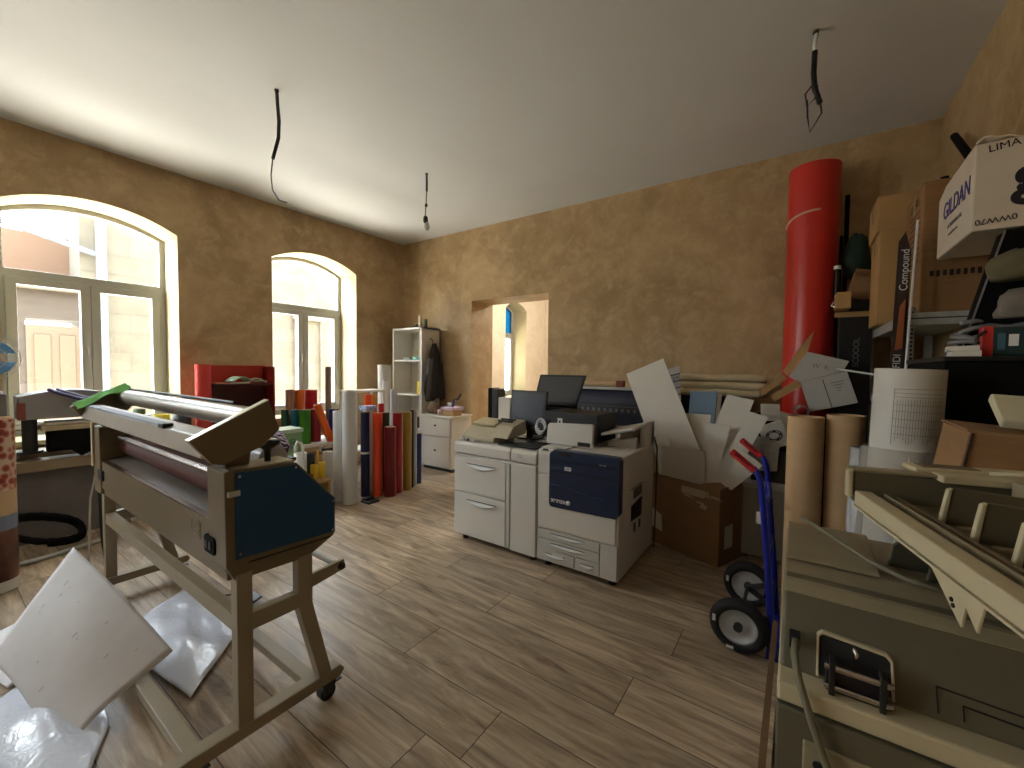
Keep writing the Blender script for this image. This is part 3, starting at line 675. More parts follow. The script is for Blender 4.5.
# printed banner roll standing on the floor
def meat_mat():
    m = bpy.data.materials.new('food print'); m.use_nodes = True; nt = m.node_tree; b = nt.nodes['Principled BSDF']; b.inputs['Roughness'].default_value = 0.3
    tc = nt.nodes.new('ShaderNodeTexCoord'); sp = nt.nodes.new('ShaderNodeSeparateXYZ'); nt.links.new(tc.outputs['Object'], sp.inputs[0])
    vo = nt.nodes.new('ShaderNodeTexVoronoi'); vo.inputs['Scale'].default_value = 20; nt.links.new(tc.outputs['Object'], vo.inputs['Vector'])
    r1 = nt.nodes.new('ShaderNodeValToRGB'); E = r1.color_ramp.elements
    E[0].position = 0.1; E[0].color = rgb(120, 34, 26); E[1].position = 0.65; E[1].color = rgb(214, 190, 170); e = E.new(0.4); e.color = rgb(160, 66, 50)
    nt.links.new(vo.outputs['Distance'], r1.inputs[0])
    nz = nt.nodes.new('ShaderNodeTexNoise'); nz.inputs['Scale'].default_value = 6; nz.inputs['Detail'].default_value = 5; nt.links.new(tc.outputs['Object'], nz.inputs['Vector'])
    r2 = nt.nodes.new('ShaderNodeValToRGB'); E = r2.color_ramp.elements
    E[0].position = 0.35; E[0].color = rgb(58, 28, 20); E[1].position = 0.7; E[1].color = rgb(130, 74, 56)
    nt.links.new(nz.outputs['Fac'], r2.inputs[0])
    rz = nt.nodes.new('ShaderNodeValToRGB'); rz.color_ramp.interpolation = 'CONSTANT'; E = rz.color_ramp.elements
    E[0].position = 0; E[0].color = (0, 0, 0, 1); E[1].position = 0.52; E[1].color = (1, 1, 1, 1)
    nt.links.new(sp.outputs['Z'], rz.inputs[0])
    mx = nt.nodes.new('ShaderNodeMixRGB'); nt.links.new(rz.outputs[0], mx.inputs[0]); nt.links.new(r2.outputs[0], mx.inputs[1]); nt.links.new(r1.outputs[0], mx.inputs[2])
    # pale chopping board band and dark blue-white knife band
    rb = nt.nodes.new('ShaderNodeValToRGB'); rb.color_ramp.interpolation = 'CONSTANT'; E = rb.color_ramp.elements
    E[0].position = 0; E[0].color = (0, 0, 0, 1); E[1].position = 0.50; E[1].color = (1, 1, 1, 1); e = E.new(0.66); e.color = (0, 0, 0, 1)
    nt.links.new(sp.outputs['Z'], rb.inputs[0])
    m2 = nt.nodes.new('ShaderNodeMixRGB'); nt.links.new(rb.outputs[0], m2.inputs[0]); nt.links.new(mx.outputs[0], m2.inputs[1]); m2.inputs[2].default_value = rgb(196, 166, 128)
    rc = nt.nodes.new('ShaderNodeValToRGB'); rc.color_ramp.interpolation = 'CONSTANT'; E = rc.color_ramp.elements
    E[0].position = 0; E[0].color = (0, 0, 0, 1); E[1].position = 0.40; E[1].color = (1, 1, 1, 1); e = E.new(0.50); e.color = (0, 0, 0, 1)
    nt.links.new(sp.outputs['Z'], rc.inputs[0])
    m3 = nt.nodes.new('ShaderNodeMixRGB'); nt.links.new(rc.outputs[0], m3.inputs[0]); nt.links.new(m2.outputs[0], m3.inputs[1]); m3.inputs[2].default_value = rgb(120, 130, 150)
    nt.links.new(m3.outputs[0], b.inputs['Base Color'])
    return m
br = thing('banner_roll', 'upright roll of vinyl printed with red meat at the left edge', 'roll', (-4.31, 0.235, 0))
MB().cyl((-4.31, 0.235, 0.0), (-4.36, 0.24, 1.12), 0.135, seg=32).build('printed_vinyl', meat_mat(), br)
MB().cyl((-4.36, 0.24, 1.118), (-4.361, 0.24, 1.135), 0.128, 0.12, seg=32, hollow=0.8).build('core', TUBE, br)
MB().cyl((-4.31, 0.235, 0.001), (-4.313, 0.2353, 0.07), 0.137, seg=32).build('white_hem', WHITEG, br)

# ------------------------------------------------------------------ red display board and shelf by the wall
rc = thing('red_cabinet', 'open red cabinet with a rolled red left edge between the two windows', 'cabinet', (-5.4, 2.1, 0))
MB().box((-5.585, 1.80, 0), (-5.565, 2.52, 1.49)).build('back_panel', REDP, rc)
MB().box((-5.565, 2.50, 0), (-5.30, 2.52, 1.48)).build('side_panel', mat('deep red side', (128, 26, 30), 0.4), rc)
MB().cyl((-5.38, 1.80, 0.0), (-5.38, 1.80, 1.50), 0.075, seg=28).build('rolled_edge', mat('salmon red vinyl', (220, 74, 70), 0.3), rc)
SH = mat('dark maroon board', (84, 36, 34), 0.6)
for z in (0.70, 1.255): MB().box((-5.565, 1.86, z), (-5.28, 2.50, z+0.02)).build('shelf', SH, rc)
MB().box((-5.55, 1.87, 0.72), (-5.53, 2.50, 1.255)).build('inner_back', SH, rc)
cols = [((176, 216, 196), 0), ((228, 216, 190), 1), ((222, 140, 110), 2), ((238, 226, 200), 3), ((150, 200, 190), 4)]
labs = ['mint green folded swatch on top of the red cabinet shelf', 'cream leaflet on the red cabinet shelf', 'salmon leaflet at the left of the red cabinet shelf', 'pale cream leaflet under the mint swatch', 'pale teal leaflet at the right of the red cabinet shelf']
pz = 1.356
for k, (yc, w, rot) in enumerate(((2.16, 0.22, 10), (2.35, 0.20, -15), (1.99, 0.20, 5), (2.12, 0.26, -4), (2.36, 0.16, 12))):
    R = RZ(rot); z = 1.286 + 0.02*{3: 0, 2: 0, 1: 0, 0: 1, 4: 1}[k]
    bowx = MB().grid(lambda u, v: Vector((-5.40, yc, z)) + R @ Vector(((u-0.5)*0.16, (v-0.5)*w, 0.0)) + Vector((0, 0, 0.05*math.sin(math.pi*v)*(k in (0, 1)) + 0.001)), 6, 10)
    tag(bowx.build('leaflet', mat('leaflet %d' % k, cols[k][0], 0.6), None, solid=0.012), labs[k], 'leaflet', 'leaflets on the red cabinet')
bg = MB().lathe([(0.02, 0), (0.09, 0.01), (0.10, 0.06), (0.09, 0.14), (0.05, 0.20), (0.02, 0.22)], (-5.40, 2.10, 0.73), seg=14)
for i, v in enumerate(bg.v): v += Vector((0.012*math.sin(i*1.7), 0.05*math.sin(i*0.9), 0.012*math.sin(i*2.3)))
tag(bg.build('black_bag', BLACKM), 'crumpled black bag inside the red cabinet', 'bag')

# ------------------------------------------------------------------ vinyl rolls
CORE = mat('roll core', (196, 176, 146), 0.7)
def vinyl(col, rough=0.28): return mat('vinyl %d %d %d' % col, col, rough)
def roll(name, label, x, y, z0, z1, r, col, group, lean=(0, 0), rough=0.28, cat='roll', wrap=None, solid=False):
    t = thing(name, label, cat, (x, y, z0), group)
    top = Vector((x+lean[0], y+lean[1], z1)); bot = Vector((x, y, z0))
    MB().cyl(bot, top, r, seg=24, hollow=0.62 if r > 0.03 else 0.5).build('vinyl', vinyl(col, rough), t)
    ax = (top-bot).normalized()
    MB().cyl(bot+ax*0.004, top+ax*0.006, r*0.60, seg=20, hollow=0.8).build('core', CORE, t)
    if wrap:
        c = bot.lerp(top, wrap); MB().cyl(c-ax*0.012, c+ax*0.012, r+0.0015, seg=24).build('paper_band', PAPER, t)
    return t
G = 'vinyl rolls standing on the floor'
roll('vinyl_roll', 'shortest white vinyl roll, left of the tall white roll', -4.36, 2.64, 0, 0.53, 0.053, (212, 212, 210), G)
roll('vinyl_roll', 'medium white vinyl roll between the shortest and the tallest white ones', -4.19, 2.665, 0, 0.997, 0.058, (214, 216, 216), G)
roll('vinyl_roll', 'tallest white vinyl roll standing in front of the window', -4.005, 2.683, 0, 1.228, 0.078, (218, 219, 220), G)
roll('vinyl_roll', 'navy vinyl roll with a white paper band round its middle', -4.082, 2.93, 0, 0.973, 0.050, (22, 26, 66), G, wrap=0.52)
roll('vinyl_roll', 'bright orange-red vinyl roll on the floor between navy and dark red', -3.985, 3.03, 0, 0.961, 0.054, (232, 74, 34), G)
roll('vinyl_roll', 'thick dark red vinyl roll, nearest of the floor rolls to the camera side', -3.865, 3.11, 0, 0.803, 0.068, (112, 20, 28), G)
roll('vinyl_roll', 'dark green vinyl roll just behind the thick dark red roll', -4.06, 3.20, 0, 0.946, 0.045, (26, 70, 58), G)
roll('vinyl_roll', 'glossy red vinyl roll beside the gold roll', -3.90, 3.245, 0, 0.950, 0.054, (158, 22, 30), G)
roll('vinyl_roll', 'golden brown vinyl roll on the floor', -3.895, 3.39, 0, 0.950, 0.052, (166, 134, 60), G)
roll('vinyl_roll', 'thin black vinyl roll right of the gold roll', -3.922, 3.49, 0, 0.965, 0.024, (30, 30, 32), G)
roll('vinyl_roll', 'thin silver grey vinyl roll right of the gold roll', -3.958, 3.565, 0, 0.956, 0.029, (188, 190, 192), G)
roll('vinyl_roll', 'short blue vinyl roll, rightmost of the floor rolls', -4.00, 3.67, 0, 0.643, 0.038, (26, 50, 110), G)
roll('vinyl_roll', 'vivid orange roll rising behind the blue labelled box', -4.42, 3.22, 0, 1.145, 0.050, (244, 92, 40), G)
roll('vinyl_roll', 'mustard yellow roll rising behind the orange one', -4.54, 3.38, 0, 1.12, 0.046, (208, 148, 40), G)
roll('vinyl_roll', 'small red roll rising behind the dark green roll', -4.40, 3.40, 0, 1.02, 0.038, (196, 34, 40), G)
roll('vinyl_roll', 'widest off-white roll near the tall shelf', -5.05, 3.96, 0, 1.52, 0.095, (214, 210, 204), G)
roll('vinyl_roll', 'narrow white roll in front of the widest off-white roll', -4.80, 3.78, 0, 1.30, 0.042, (226, 226, 226), G)
roll('vinyl_roll', 'light grey roll leaning on nothing right of the narrow white roll', -4.62, 3.78, 0, 1.18, 0.048, (206, 212, 222), G)['label'] = 'light grey-blue roll right of the narrow white roll, below the jacket'
# black rag and little tray by the white rolls
tag(MB().box((-3.93, 2.76, 0.0), (-3.78, 2.90, 0.025)).box((-3.92, 2.77, 0.025), (-3.86, 2.89, 0.05)).build('black_tray', BLACK, None, 0.006), 'small black tray on the floor in front of the navy roll', 'tray')
bl = thing('labelled_carton', 'narrow carton with a blue and white label on end between the rolls', 'box', (-4.13, 3.05, 0))
MB().box((-4.22, 3.00, 0), (-4.14, 3.09, 0.982)).build('carton', WHITE, bl)
MB().box((-4.23, 2.955, 0.982), (-4.10, 3.10, 1.035)).build('lid', mat('blue label', (70, 120, 200), 0.5, var=0.4, scale=40, two=(220, 228, 236)), bl, 0.003)
wf = thing('white_rack', 'white metal frame rack standing among the vinyl rolls', 'rack', (-4.65, 3.45, 0))
for (x, y) in ((-4.62, 3.16), (-4.62, 3.62), (-4.90, 3.16), (-4.90, 3.62)): MB().box((x-0.012, y-0.012, 0), (x+0.012, y+0.012, 1.16)).build('leg', WHITE, wf)
MB().box((-4.92, 3.14, 1.16), (-4.60, 3.64, 1.185)).build('top', WHITE, wf, 0.003); MB().box((-4.92, 3.14, 0.40), (-4.60, 3.64, 0.42)).build('shelf', WHITE, wf)

# low table with rolls near the second window
lt = thing('low_table', 'low light table near the second window carrying coloured rolls', 'table', (-5.0, 2.75, 0))
MB().box((-5.27, 2.44, 0.53), (-4.72, 3.12, 0.56)).build('tabletop', WHITE, lt, 0.003)
for (x, y) in ((-5.24, 2.47), (-4.76, 2.90), (-5.24, 3.08), (-4.76, 3.08)): MB().box((x-0.02, y-0.02, 0), (x+0.02, y+0.02, 0.53)).build('leg', WHITE, lt)
G2 = 'rolls on the low table by the second window'
bx = MB().box((-5.27, 2.58, 0.56), (-5.12, 3.00, 0.90)).build('roll_carton', CARD, None, 0.004); tag(bx, 'plain brown carton on the low table behind the short rolls', 'box')
roll('short_roll', 'greyish pink short roll on the carton by the window', -5.20, 2.655, 0.90, 1.192, 0.054, (168, 122, 104), G2)
roll('short_roll', 'orange short roll on the carton by the window', -5.20, 2.77, 0.90, 1.188, 0.058, (226, 106, 36), G2)
roll('short_roll', 'red short roll on the carton, right of the orange one', -5.20, 2.92, 0.90, 1.182, 0.074, (186, 28, 40), G2)
roll('short_roll', 'dark green short roll at the left end of the front row', -5.04, 2.505, 0.56, 0.969, 0.040, (40, 84, 62), G2).location.z = 0.56
roll('short_roll', 'teal blue short roll beside the dark green one', -5.0, 2.60, 0.56, 0.962, 0.046, (28, 108, 130), G2)
roll('short_roll', 'bright green short roll standing in the front row', -4.87, 2.66, 0.56, 0.965, 0.062, (66, 140, 34), G2)
roll('short_roll', 'crimson short roll between bright green roll and slanting orange roll', -4.93, 2.82, 0.56, 0.960, 0.064, (150, 26, 36), G2)
roll('short_roll', 'orange roll leaning diagonally against the crimson roll', -4.77, 2.93, 0.56, 1.03, 0.045, (236, 104, 34), G2, lean=(-0.03, -0.16))
roll('short_roll', 'blue short roll right of the slanting orange roll', -4.90, 3.05, 0.56, 0.947, 0.060, (30, 66, 150), G2)
roll('cardboard_tube', 'tall thin brown tube standing in front of the second window', -5.1, 3.10, 0.56, 1.482, 0.036, (134, 112, 92), None, rough=0.6, cat='tube')
rag = MB().lathe([(0.02, 0), (0.07, 0.02), (0.085, 0.10), (0.06, 0.20), (0.03, 0.27), (0.005, 0.29)], (-4.74, 3.03, 0.56), seg=12)
for i, v in enumerate(rag.v): v += Vector((0.012*math.sin(i*2.7), 0.02*math.sin(i*1.9), 0.01*math.sin(i)))
tag(rag.build('red_cloth', mat('red cloth', (212, 54, 44), 0.8)), 'crumpled red cloth beside the slanting orange roll', 'cloth')

# things on the floor and on crates between laminator and rolls
def crate(name, label, a, b, m, flap=False):
    t = thing(name, label, 'box', ((a[0]+b[0])/2, (a[1]+b[1])/2, a[2]))
    w = 0.006
    MB().box(a, (b[0], b[1], a[2]+w)).box((a[0], a[1], a[2]+w), (a[0]+w, b[1], b[2])).box((b[0]-w, a[1], a[2]+w), (b[0], b[1], b[2])).box((a[0]+w, a[1], a[2]+w), (b[0]-w, a[1]+w, b[2])).box((a[0]+w, b[1]-w, a[2]+w), (b[0]-w, b[1], b[2])).build('carton', m, t)
    MB().box((b[0]-0.0005, (a[1]+b[1])/2-0.025, a[2]+0.02), (b[0]+0.0012, (a[1]+b[1])/2+0.025, b[2]-0.0)).build('tape', TAPE, t)
    if flap:
        MB().slab([(b[0], a[1], b[2]), (b[0], b[1], b[2]), (b[0]+0.06, b[1]-0.01, b[2]-0.06), (b[0]+0.06, a[1]+0.01, b[2]-0.06)], 0.005).build('flap', m, t)
    return t
crate('open_carton', 'open brown carton on the floor below the coloured short rolls', (-4.70, 2.42, 0), (-4.46, 2.72, 0.48), CARD, True)
gbx = thing('green_box', 'pale green box with a darker spiral mark on the side', 'box', (-4.5, 2.25, 0))
GBM = mat('pale green card', (126, 158, 106), 0.6)
MB().box((-4.66, 2.16, 0), (-4.42, 2.38, 0.80)).build('box', GBM, gbx, 0.004)
MB().box((-4.67, 2.15, 0.78), (-4.41, 2.39, 0.82)).build('lid', mat('greenish white', (176, 186, 158), 0.6), gbx, 0.003)
MB().tube([(-4.418, 2.27+0.05*math.cos(a*0.5)*(1-a/30), 0.66+0.06*math.sin(a*0.5)*(1-a/30)) for a in range(22)], 0.006, seg=6).build('swirl_mark', mat('leaf green', (70, 120, 60), 0.6), gbx)
dk = thing('side_stand', 'dark low stand behind the laminator knob', 'stand', (-4.0, 1.95, 0))
MB().box((-4.10, 1.62, 0.62), (-3.80, 1.99, 0.65)).build('top', BLACK, dk, 0.003)
for (x, y) in ((-4.07, 1.65), (-3.83, 1.65), (-4.07, 1.96), (-3.83, 1.96)): MB().box((x-0.015, y-0.015, 0), (x+0.015, y+0.015, 0.62)).build('leg', BLACK, dk)
STR = mat('striped cloth', (44, 38, 62), 0.85)
nt = STR.node_tree; tc = nt.nodes.new('ShaderNodeTexCoord'); wv = nt.nodes.new('ShaderNodeTexWave'); wv.inputs['Scale'].default_value = 14; wv.inputs['Distortion'].default_value = 5
rp = nt.nodes.new('ShaderNodeValToRGB'); rp.color_ramp.elements[0].position = 0.45; rp.color_ramp.elements[0].color = rgb(40, 34, 56); rp.color_ramp.elements[1].position = 0.55; rp.color_ramp.elements[1].color = rgb(176, 168, 190)
nt.links.new(tc.outputs['Object'], wv.inputs['Vector']); nt.links.new(wv.outputs['Fac'], rp.inputs[0]); nt.links.new(rp.outputs[0], nt.nodes['Principled BSDF'].inputs['Base Color'])
def blob(name, label, cat, c, size, m, amp=0.15, seed=1, seg=18, rings=10, flat=True):
    rnd = random.Random(seed); ph = [rnd.random()*6.3 for _ in range(6)]; vs = []; 
    for i in range(rings+1):
        th = math.pi*i/rings
        for k in range(seg):
            a = 2*math.pi*k/seg
            q = 1 + amp*(math.sin(3*a+ph[0]+2*th)+math.sin(5*th+ph[1]-a)+0.5*math.sin(7*a+ph[2]))/2
            z = math.cos(th)*q
            if flat: z = max(z, -0.6)
            vs.append(Vector((c[0]+size[0]*math.sin(th)*math.cos(a)*q, c[1]+size[1]*math.sin(th)*math.sin(a)*q, c[2]+size[2]*z)))
    mb = MB(); mb.add(vs, [(i*seg+k, i*seg+(k+1) % seg, (i+1)*seg+(k+1) % seg, (i+1)*seg+k) for i in range(rings) for k in range(seg)], True)
    return tag(mb.build(name, m), label, cat)
blob('striped_scarf', 'purple and white striped cloth heaped on the dark stand', 'cloth', (-3.93, 1.84, 0.75), (0.11, 0.14, 0.14), STR, 0.16, 4)
blob('black_garment', 'folded black garment on the dark stand, left of the striped cloth', 'cloth', (-4.03, 1.67, 0.71), (0.06, 0.05, 0.09), BLACKM, 0.12, 9)
jar = lambda n, lab, x, y, z0, z1, r, m, cat='pot': tag(MB().lathe([(r*0.85, z0), (r, z0+0.01), (r, z1), (r*0.86, z1), (r*0.8, z0+0.02)], (x, y, 0)).build(n, m), lab, cat)
cs = thing('plank_shelf', 'low plank shelf behind the laminator holding pots and cups', 'shelf', (-4.2, 2.4, 0))
MB().box((-4.34, 2.12, 0.27), (-4.06, 2.50, 0.295)).build('board', CARD_L, cs, 0.003)
for y in (2.14, 2.48): MB().box((-4.33, y-0.012, 0), (-4.07, y+0.012, 0.27)).build('support', CARD_L, cs)
jar('white_cup', 'wide white pot on the low plank shelf', -4.20, 2.24, 0.296, 0.60, 0.060, mat('white glaze', (214, 208, 196), 0.3))
jar('yellow_pot', 'left yellow pot on the low plank shelf', -4.17, 2.37, 0.296, 0.455, 0.036, mat('yellow plastic', (226, 190, 44), 0.35))
jar('yellow_pot', 'right yellow pot on the low plank shelf', -4.17, 2.455, 0.296, 0.465, 0.036, mat('yellow plastic', (226, 190, 44), 0.35))
jar('black_mug', 'black mug behind the yellow pots on the plank shelf', -4.29, 2.40, 0.296, 0.55, 0.038, BLACK, 'mug')
tag(MB().tube([(-4.29, 2.475, 0.296), (-4.29, 2.48, 0.58)], 0.014, seg=10).build('yellow_stick', mat('ochre paint', (196, 146, 40), 0.5)), 'short ochre stick standing on the plank shelf', 'stick')
blob('rust_flower', 'small rust red crumpled cloth at the left of the yellow pots', 'cloth', (-4.09, 2.27, 0.335), (0.035, 0.05, 0.05), mat('rust red', (150, 50, 30), 0.7), 0.3, 6)
roll('vinyl_roll', 'thick black roll with a white end standing left of the short white roll', -4.62, 2.80, 0, 0.52, 0.072, (24, 24, 28), G)
for o_ in ((-5.05, 1.60, 0.62, 'yellow'),): pass
jar('yellow_tin', 'yellow tin on the low cabinet seen through the laminator', -5.36, 1.42, 0.60, 0.98, 0.07, mat('yellow tin', (226, 208, 40), 0.4), 'tin')
jar('black_tin', 'dark tin beside the yellow tin on the low cabinet', -5.36, 1.60, 0.60, 1.0, 0.08, BLACK, 'tin')
jar('green_pot', 'dark green pot on the sill of the large window', -5.72, 1.34, 0.96, 1.02, 0.05, mat('moss green', (70, 92, 60), 0.6))
wc = thing('white_cable_hook', 'white cable end with a hooked plug beside the green box', 'cable', (-4.3, 2.30, 0))
MB().tube([(-4.03, 2.19, 0.012), (-4.04, 2.20, 0.38), (-4.06, 2.19, 0.66), (-4.05, 2.17, 0.73), (-4.03, 2.12, 0.75), (-4.02, 2.10, 0.71)], 0.012).build('cable', WHITEG, wc)
MB().cyl((-4.02, 2.10, 0.71), (-4.015, 2.095, 0.66), 0.018, seg=12).build('plug', WHITEG, wc)

# ------------------------------------------------------------------ tall shelf with jacket, drawer cabinet
ts = thing('tall_shelf', 'tall narrow white shelving unit in the corner with a jacket on its side', 'shelf', (-5.0, 4.55, 0))
WP = mat('white laminate', (214, 208, 196), 0.5)
X0, X1, Y0, Y1, TH = -5.36, -4.69, 4.36, 4.74, 2.10
MB().box((X0, Y0, 0), (X0+0.035, Y1, TH)).build('side_panel', WP, ts, 0.002); MB().box((X1-0.045, Y0, 0), (X1, Y1, TH)).build('side_panel', WP, ts, 0.002)
MB().box((X0, Y1-0.012, 0), (X1, Y1, TH)).build('back_panel', WP, ts); MB().box((X0, Y0, TH-0.03), (X1, Y1, TH)).build('top', WP, ts, 0.002)
for z in (0.06, 0.52, 1.05, 1.58): MB().box((X0+0.035, Y0+0.01, z), (X1-0.045, Y1-0.012, z+0.025)).build('shelf', WP, ts, 0.002)
sp_ = [('shelf_box', 'teal and white packet on the upper shelf of the tall unit', -4.90, 1.606, 0.14, 0.05, (90, 150, 130), 'packet'), ('shelf_box', 'grey packet on the upper shelf of the tall unit', -5.10, 1.606, 0.16, 0.04, (150, 150, 140), 'packet'), ('yellow_bottle', 'yellow bottle on the middle shelf behind the jacket', -4.82, 1.076, 0.08, 0.20, (236, 196, 48), 'bottle'), ('shelf_box', 'dark box on the lower shelf of the tall unit', -5.0, 0.546, 0.26, 0.16, (70, 56, 48), 'box')]
for (n_, lb, x, z, w, h_, c, ct) in sp_: tag(MB().box((x-w/2, 4.42, z), (x+w/2, 4.56, z+h_)).build(n_, mat('item %d %d %d' % c, c, 0.5), None, 0.006), lb, ct)
jar('glass_bottle', 'cream bottle on top of the tall white unit', -4.82, 4.45, TH+0.0, TH+0.19, 0.025, mat('cream glass', (206, 198, 168), 0.3), 'bottle')
jar('green_bottle', 'dark green bottle on top of the tall white unit', -4.75, 4.50, TH+0.0, TH+0.13, 0.028, mat('green glass', (50, 66, 40), 0.3), 'bottle')
blob('small_bundle', 'small dark bundle on top of the tall unit left of the bottles', 'bundle', (-4.93, 4.48, TH+0.03), (0.06, 0.05, 0.04), mat('olive bundle', (84, 78, 58), 0.8), 0.2, 3)
jk = thing('jacket', 'dark grey jacket hanging by its hood on the side of the tall white unit', 'jacket', (X1+0.06, 4.56, 1.9))
JK = mat('charcoal cloth', (52, 50, 52), 0.9, var=0.12, scale=12); JKL = mat('grey cloth', (86, 84, 84), 0.9)
def jfn(u, v):
    # v: 0 top..1 bottom, u around
    a = 2*math.pi*u; hw = [0.015, 0.085, 0.10, 0.13, 0.165, 0.185, 0.19, 0.17][min(7, int(v*7))]
    k = v*7 - int(v*7); hs = [0.015, 0.085, 0.10, 0.13, 0.165, 0.185, 0.19, 0.17, 0.17]; hw = hs[int(v*7) if v < 1 else 7]*(1-k) + hs[min(8, int(v*7)+1)]*k
    th = 0.035 + 0.025*math.sin(math.pi*min(1, v*1.1))
    return Vector((X1+0.07+th*math.sin(a)*(1+0.25*math.sin(9*a)), 4.55+hw*math.cos(a)+0.015*math.sin(6*v), 1.86-0.86*v-0.03*math.sin(3*a)*v))
MB().grid(jfn, 36, 24).build('jacket_body', JK, jk)
MB().grid(lambda u, v: Vector((X1+0.085+0.04*math.sin(2*math.pi*u), 4.46-0.05*v+0.045*math.cos(2*math.pi*u), 1.62-0.62*v)), 14, 10).build('sleeve', JKL, jk)
MB().grid(lambda u, v: Vector((X1+0.08+0.035*math.sin(2*math.pi*u), 4.66+0.06*v+0.05*math.cos(2*math.pi*u), 1.55-0.55*v)), 14, 10).build('sleeve', JK, jk)
MB().tube([(X1, 4.53, 1.93), (X1+0.04, 4.53, 1.93), (X1+0.05, 4.535, 1.90), (X1+0.06, 4.54, 1.84)], 0.006).build('hanging_loop', BLACK, jk)

dc = thing('drawer_cabinet', 'white two-drawer cabinet against the back wall left of the doorway', 'cabinet', (-4.36, 4.46, 0))
MB().box((-4.585, 4.27, 0.05), (-3.99, 4.70, 0.775)).build('body', WP, dc, 0.002)
MB().box((-4.60, 4.25, 0.775), (-3.975, 4.71, 0.80)).build('top', WP, dc, 0.003)
MB().box((-4.57, 4.30, 0), (-4.0, 4.69, 0.05)).build('plinth', DGREY, dc)
for z0, z1 in ((0.06, 0.50), (0.51, 0.765)):
    d_ = MB().box((-4.575, 4.252, z0), (-4.0, 4.27, z1)).build('drawer', WP, dc, 0.003)
    MB().cyl((-4.29, 4.238, (z0+z1)/2+0.02), (-4.29, 4.255, (z0+z1)/2+0.02), 0.014, seg=12).build('knob', DGREY, d_)
blob('wicker_ball', 'brown woven bundle on the white drawer cabinet beside the shelf', 'bundle', (-4.50, 4.42, 0.87), (0.10, 0.09, 0.11), mat('woven brown', (134, 112, 92), 0.9, var=0.3, scale=30), 0.06, 5)
blob('pink_trinket', 'small pink and cream trinket on the drawer cabinet', 'trinket', (-4.33, 4.40, 0.83), (0.05, 0.05, 0.05), mat('pale pink', (206, 178, 164), 0.6), 0.25, 7)
pkb = thing('pink_box', 'cream box with pink lid on the drawer cabinet', 'box', (-4.10, 4.40, 0.8))
MB().box((-4.21, 4.32, 0.801), (-4.0, 4.50, 0.885)).build('box', CARD_L, pkb, 0.003); MB().box((-4.23, 4.30, 0.885), (-3.98, 4.52, 0.925)).build('lid', mat('lilac card', (206, 180, 196), 0.6), pkb, 0.004)
jar('white_mug', 'small white mug on the pink box', -4.15, 4.40, 0.926, 0.985, 0.03, WHITEG, 'mug')
hs_ = thing('purple_stapler', 'purple and black stapler standing open on the pink box', 'stapler', (-4.05, 4.40, 0.925))
MB().slab([(-4.10, 4.38, 0.93), (-4.10, 4.42, 0.93), (-4.06, 4.42, 1.03), (-4.06, 4.38, 1.03)], 0.02).build('body', PURP, hs_, 0.004)
MB().bar((-4.08, 4.40, 1.02), (-4.00, 4.40, 1.05), 0.03, 0.012).bar((-4.00, 4.40, 1.03), (-3.93, 4.40, 1.12), 0.03, 0.018).build('arm', BLACK, hs_, 0.003)

# ------------------------------------------------------------------ digital printer with its feeder cabinet
FY = 2.67
pr = thing('digital_printer', 'large cream office printer with navy blue front door and paper trays', 'printer', (-1.285, 3.06, 0))
body = MB().box((-1.606, FY+0.01, 0.045), (-0.968, 3.46, 0.895)).build('body', PRN, pr, 0.012, seg=3)
MB().box((-1.600, FY-0.004, 0.30), (-0.985, FY+0.03, 0.53)).build('lower_cover', PRN, pr, 0.008)
MB().box((-1.603, FY-0.002, 0.715), (-1.49, FY+0.03, 0.868)).build('control_cover', PRN, pr, 0.006)
MB().box((-1.603, FY-0.002, 0.53), (-1.50, FY+0.03, 0.705)).build('left_cover', PRN, pr, 0.006)
dr = MB().prism([(-1.497, 0.50), (-1.482, 0.478), (-0.985, 0.488), (-0.958, 0.52), (-0.958, 0.885), (-0.972, 0.905), (-1.46, 0.905), (-1.497, 0.875)], 'y', FY-0.022, FY+0.05).build('front_door', NAVY, pr, 0.008, seg=3)
MB().box((-1.485, FY-0.027, 0.75), (-0.975, FY-0.018, 0.755)).build('door_line', DARKGAP, dr)
MB().box((-1.485, FY-0.028, 0.828), (-0.975, FY-0.018, 0.832)).build('door_line', DARKGAP, dr)
MB().tube([(-1.49, FY-0.023, 0.645), (-1.38, FY-0.024, 0.650), (-1.28, FY-0.024, 0.632), (-1.15, FY-0.024, 0.612), (-0.98, FY-0.023, 0.610)], 0.003, seg=6).build('door_curve', NAVY2, dr)
MB().box((-1.43, FY-0.027, 0.868), (-1.32, FY-0.016, 0.898)).build('handle_recess', DARKGAP, dr, 0.002)
MB().box((-1.368, FY-0.026, 0.765), (-1.315, FY-0.020, 0.792)).build('badge', WHITEG, dr, 0.003)
text('badge_number', '550', 0.016, frame_M((-1.342, FY-0.0265, 0.778), (1, 0, 0), (0, 0, 1)), NAVY, dr)
text('brand_lettering', 'xerox', 0.05, frame_M((-1.415, FY-0.024, 0.535), (1, 0, 0), (0, 0, 1)), WHITEG, dr, bold=0.0015)
MB().lathe([(0.002, -0.003), (0.017, -0.002), (0.017, 0.002), (0.002, 0.003)], (0, 0, 0), 16).build('brand_ball', WHITEG, dr)
_b = bpy.data.objects[-1] if False else None
for o_ in COL.objects:
    if o_.name == 'brand_ball': o_.location = Vector((-1.335, FY-0.024, 0.532)); o_.rotation_euler = (math.radians(90), 0, 0); o_.data.transform(Matrix.Translation(parent_world(dr))); o_.location -= parent_world(dr)
text('model_lettering', 'Color 550', 0.012, frame_M((-1.08, FY-0.0245, 0.842), (1, 0, 0), (0, 0, 1)), WHITEG, dr)
MB().box((-1.565, FY-0.003, 0.885), (-1.525, FY+0.02, 0.897)).build('power_switch', DGREY, pr, 0.002)
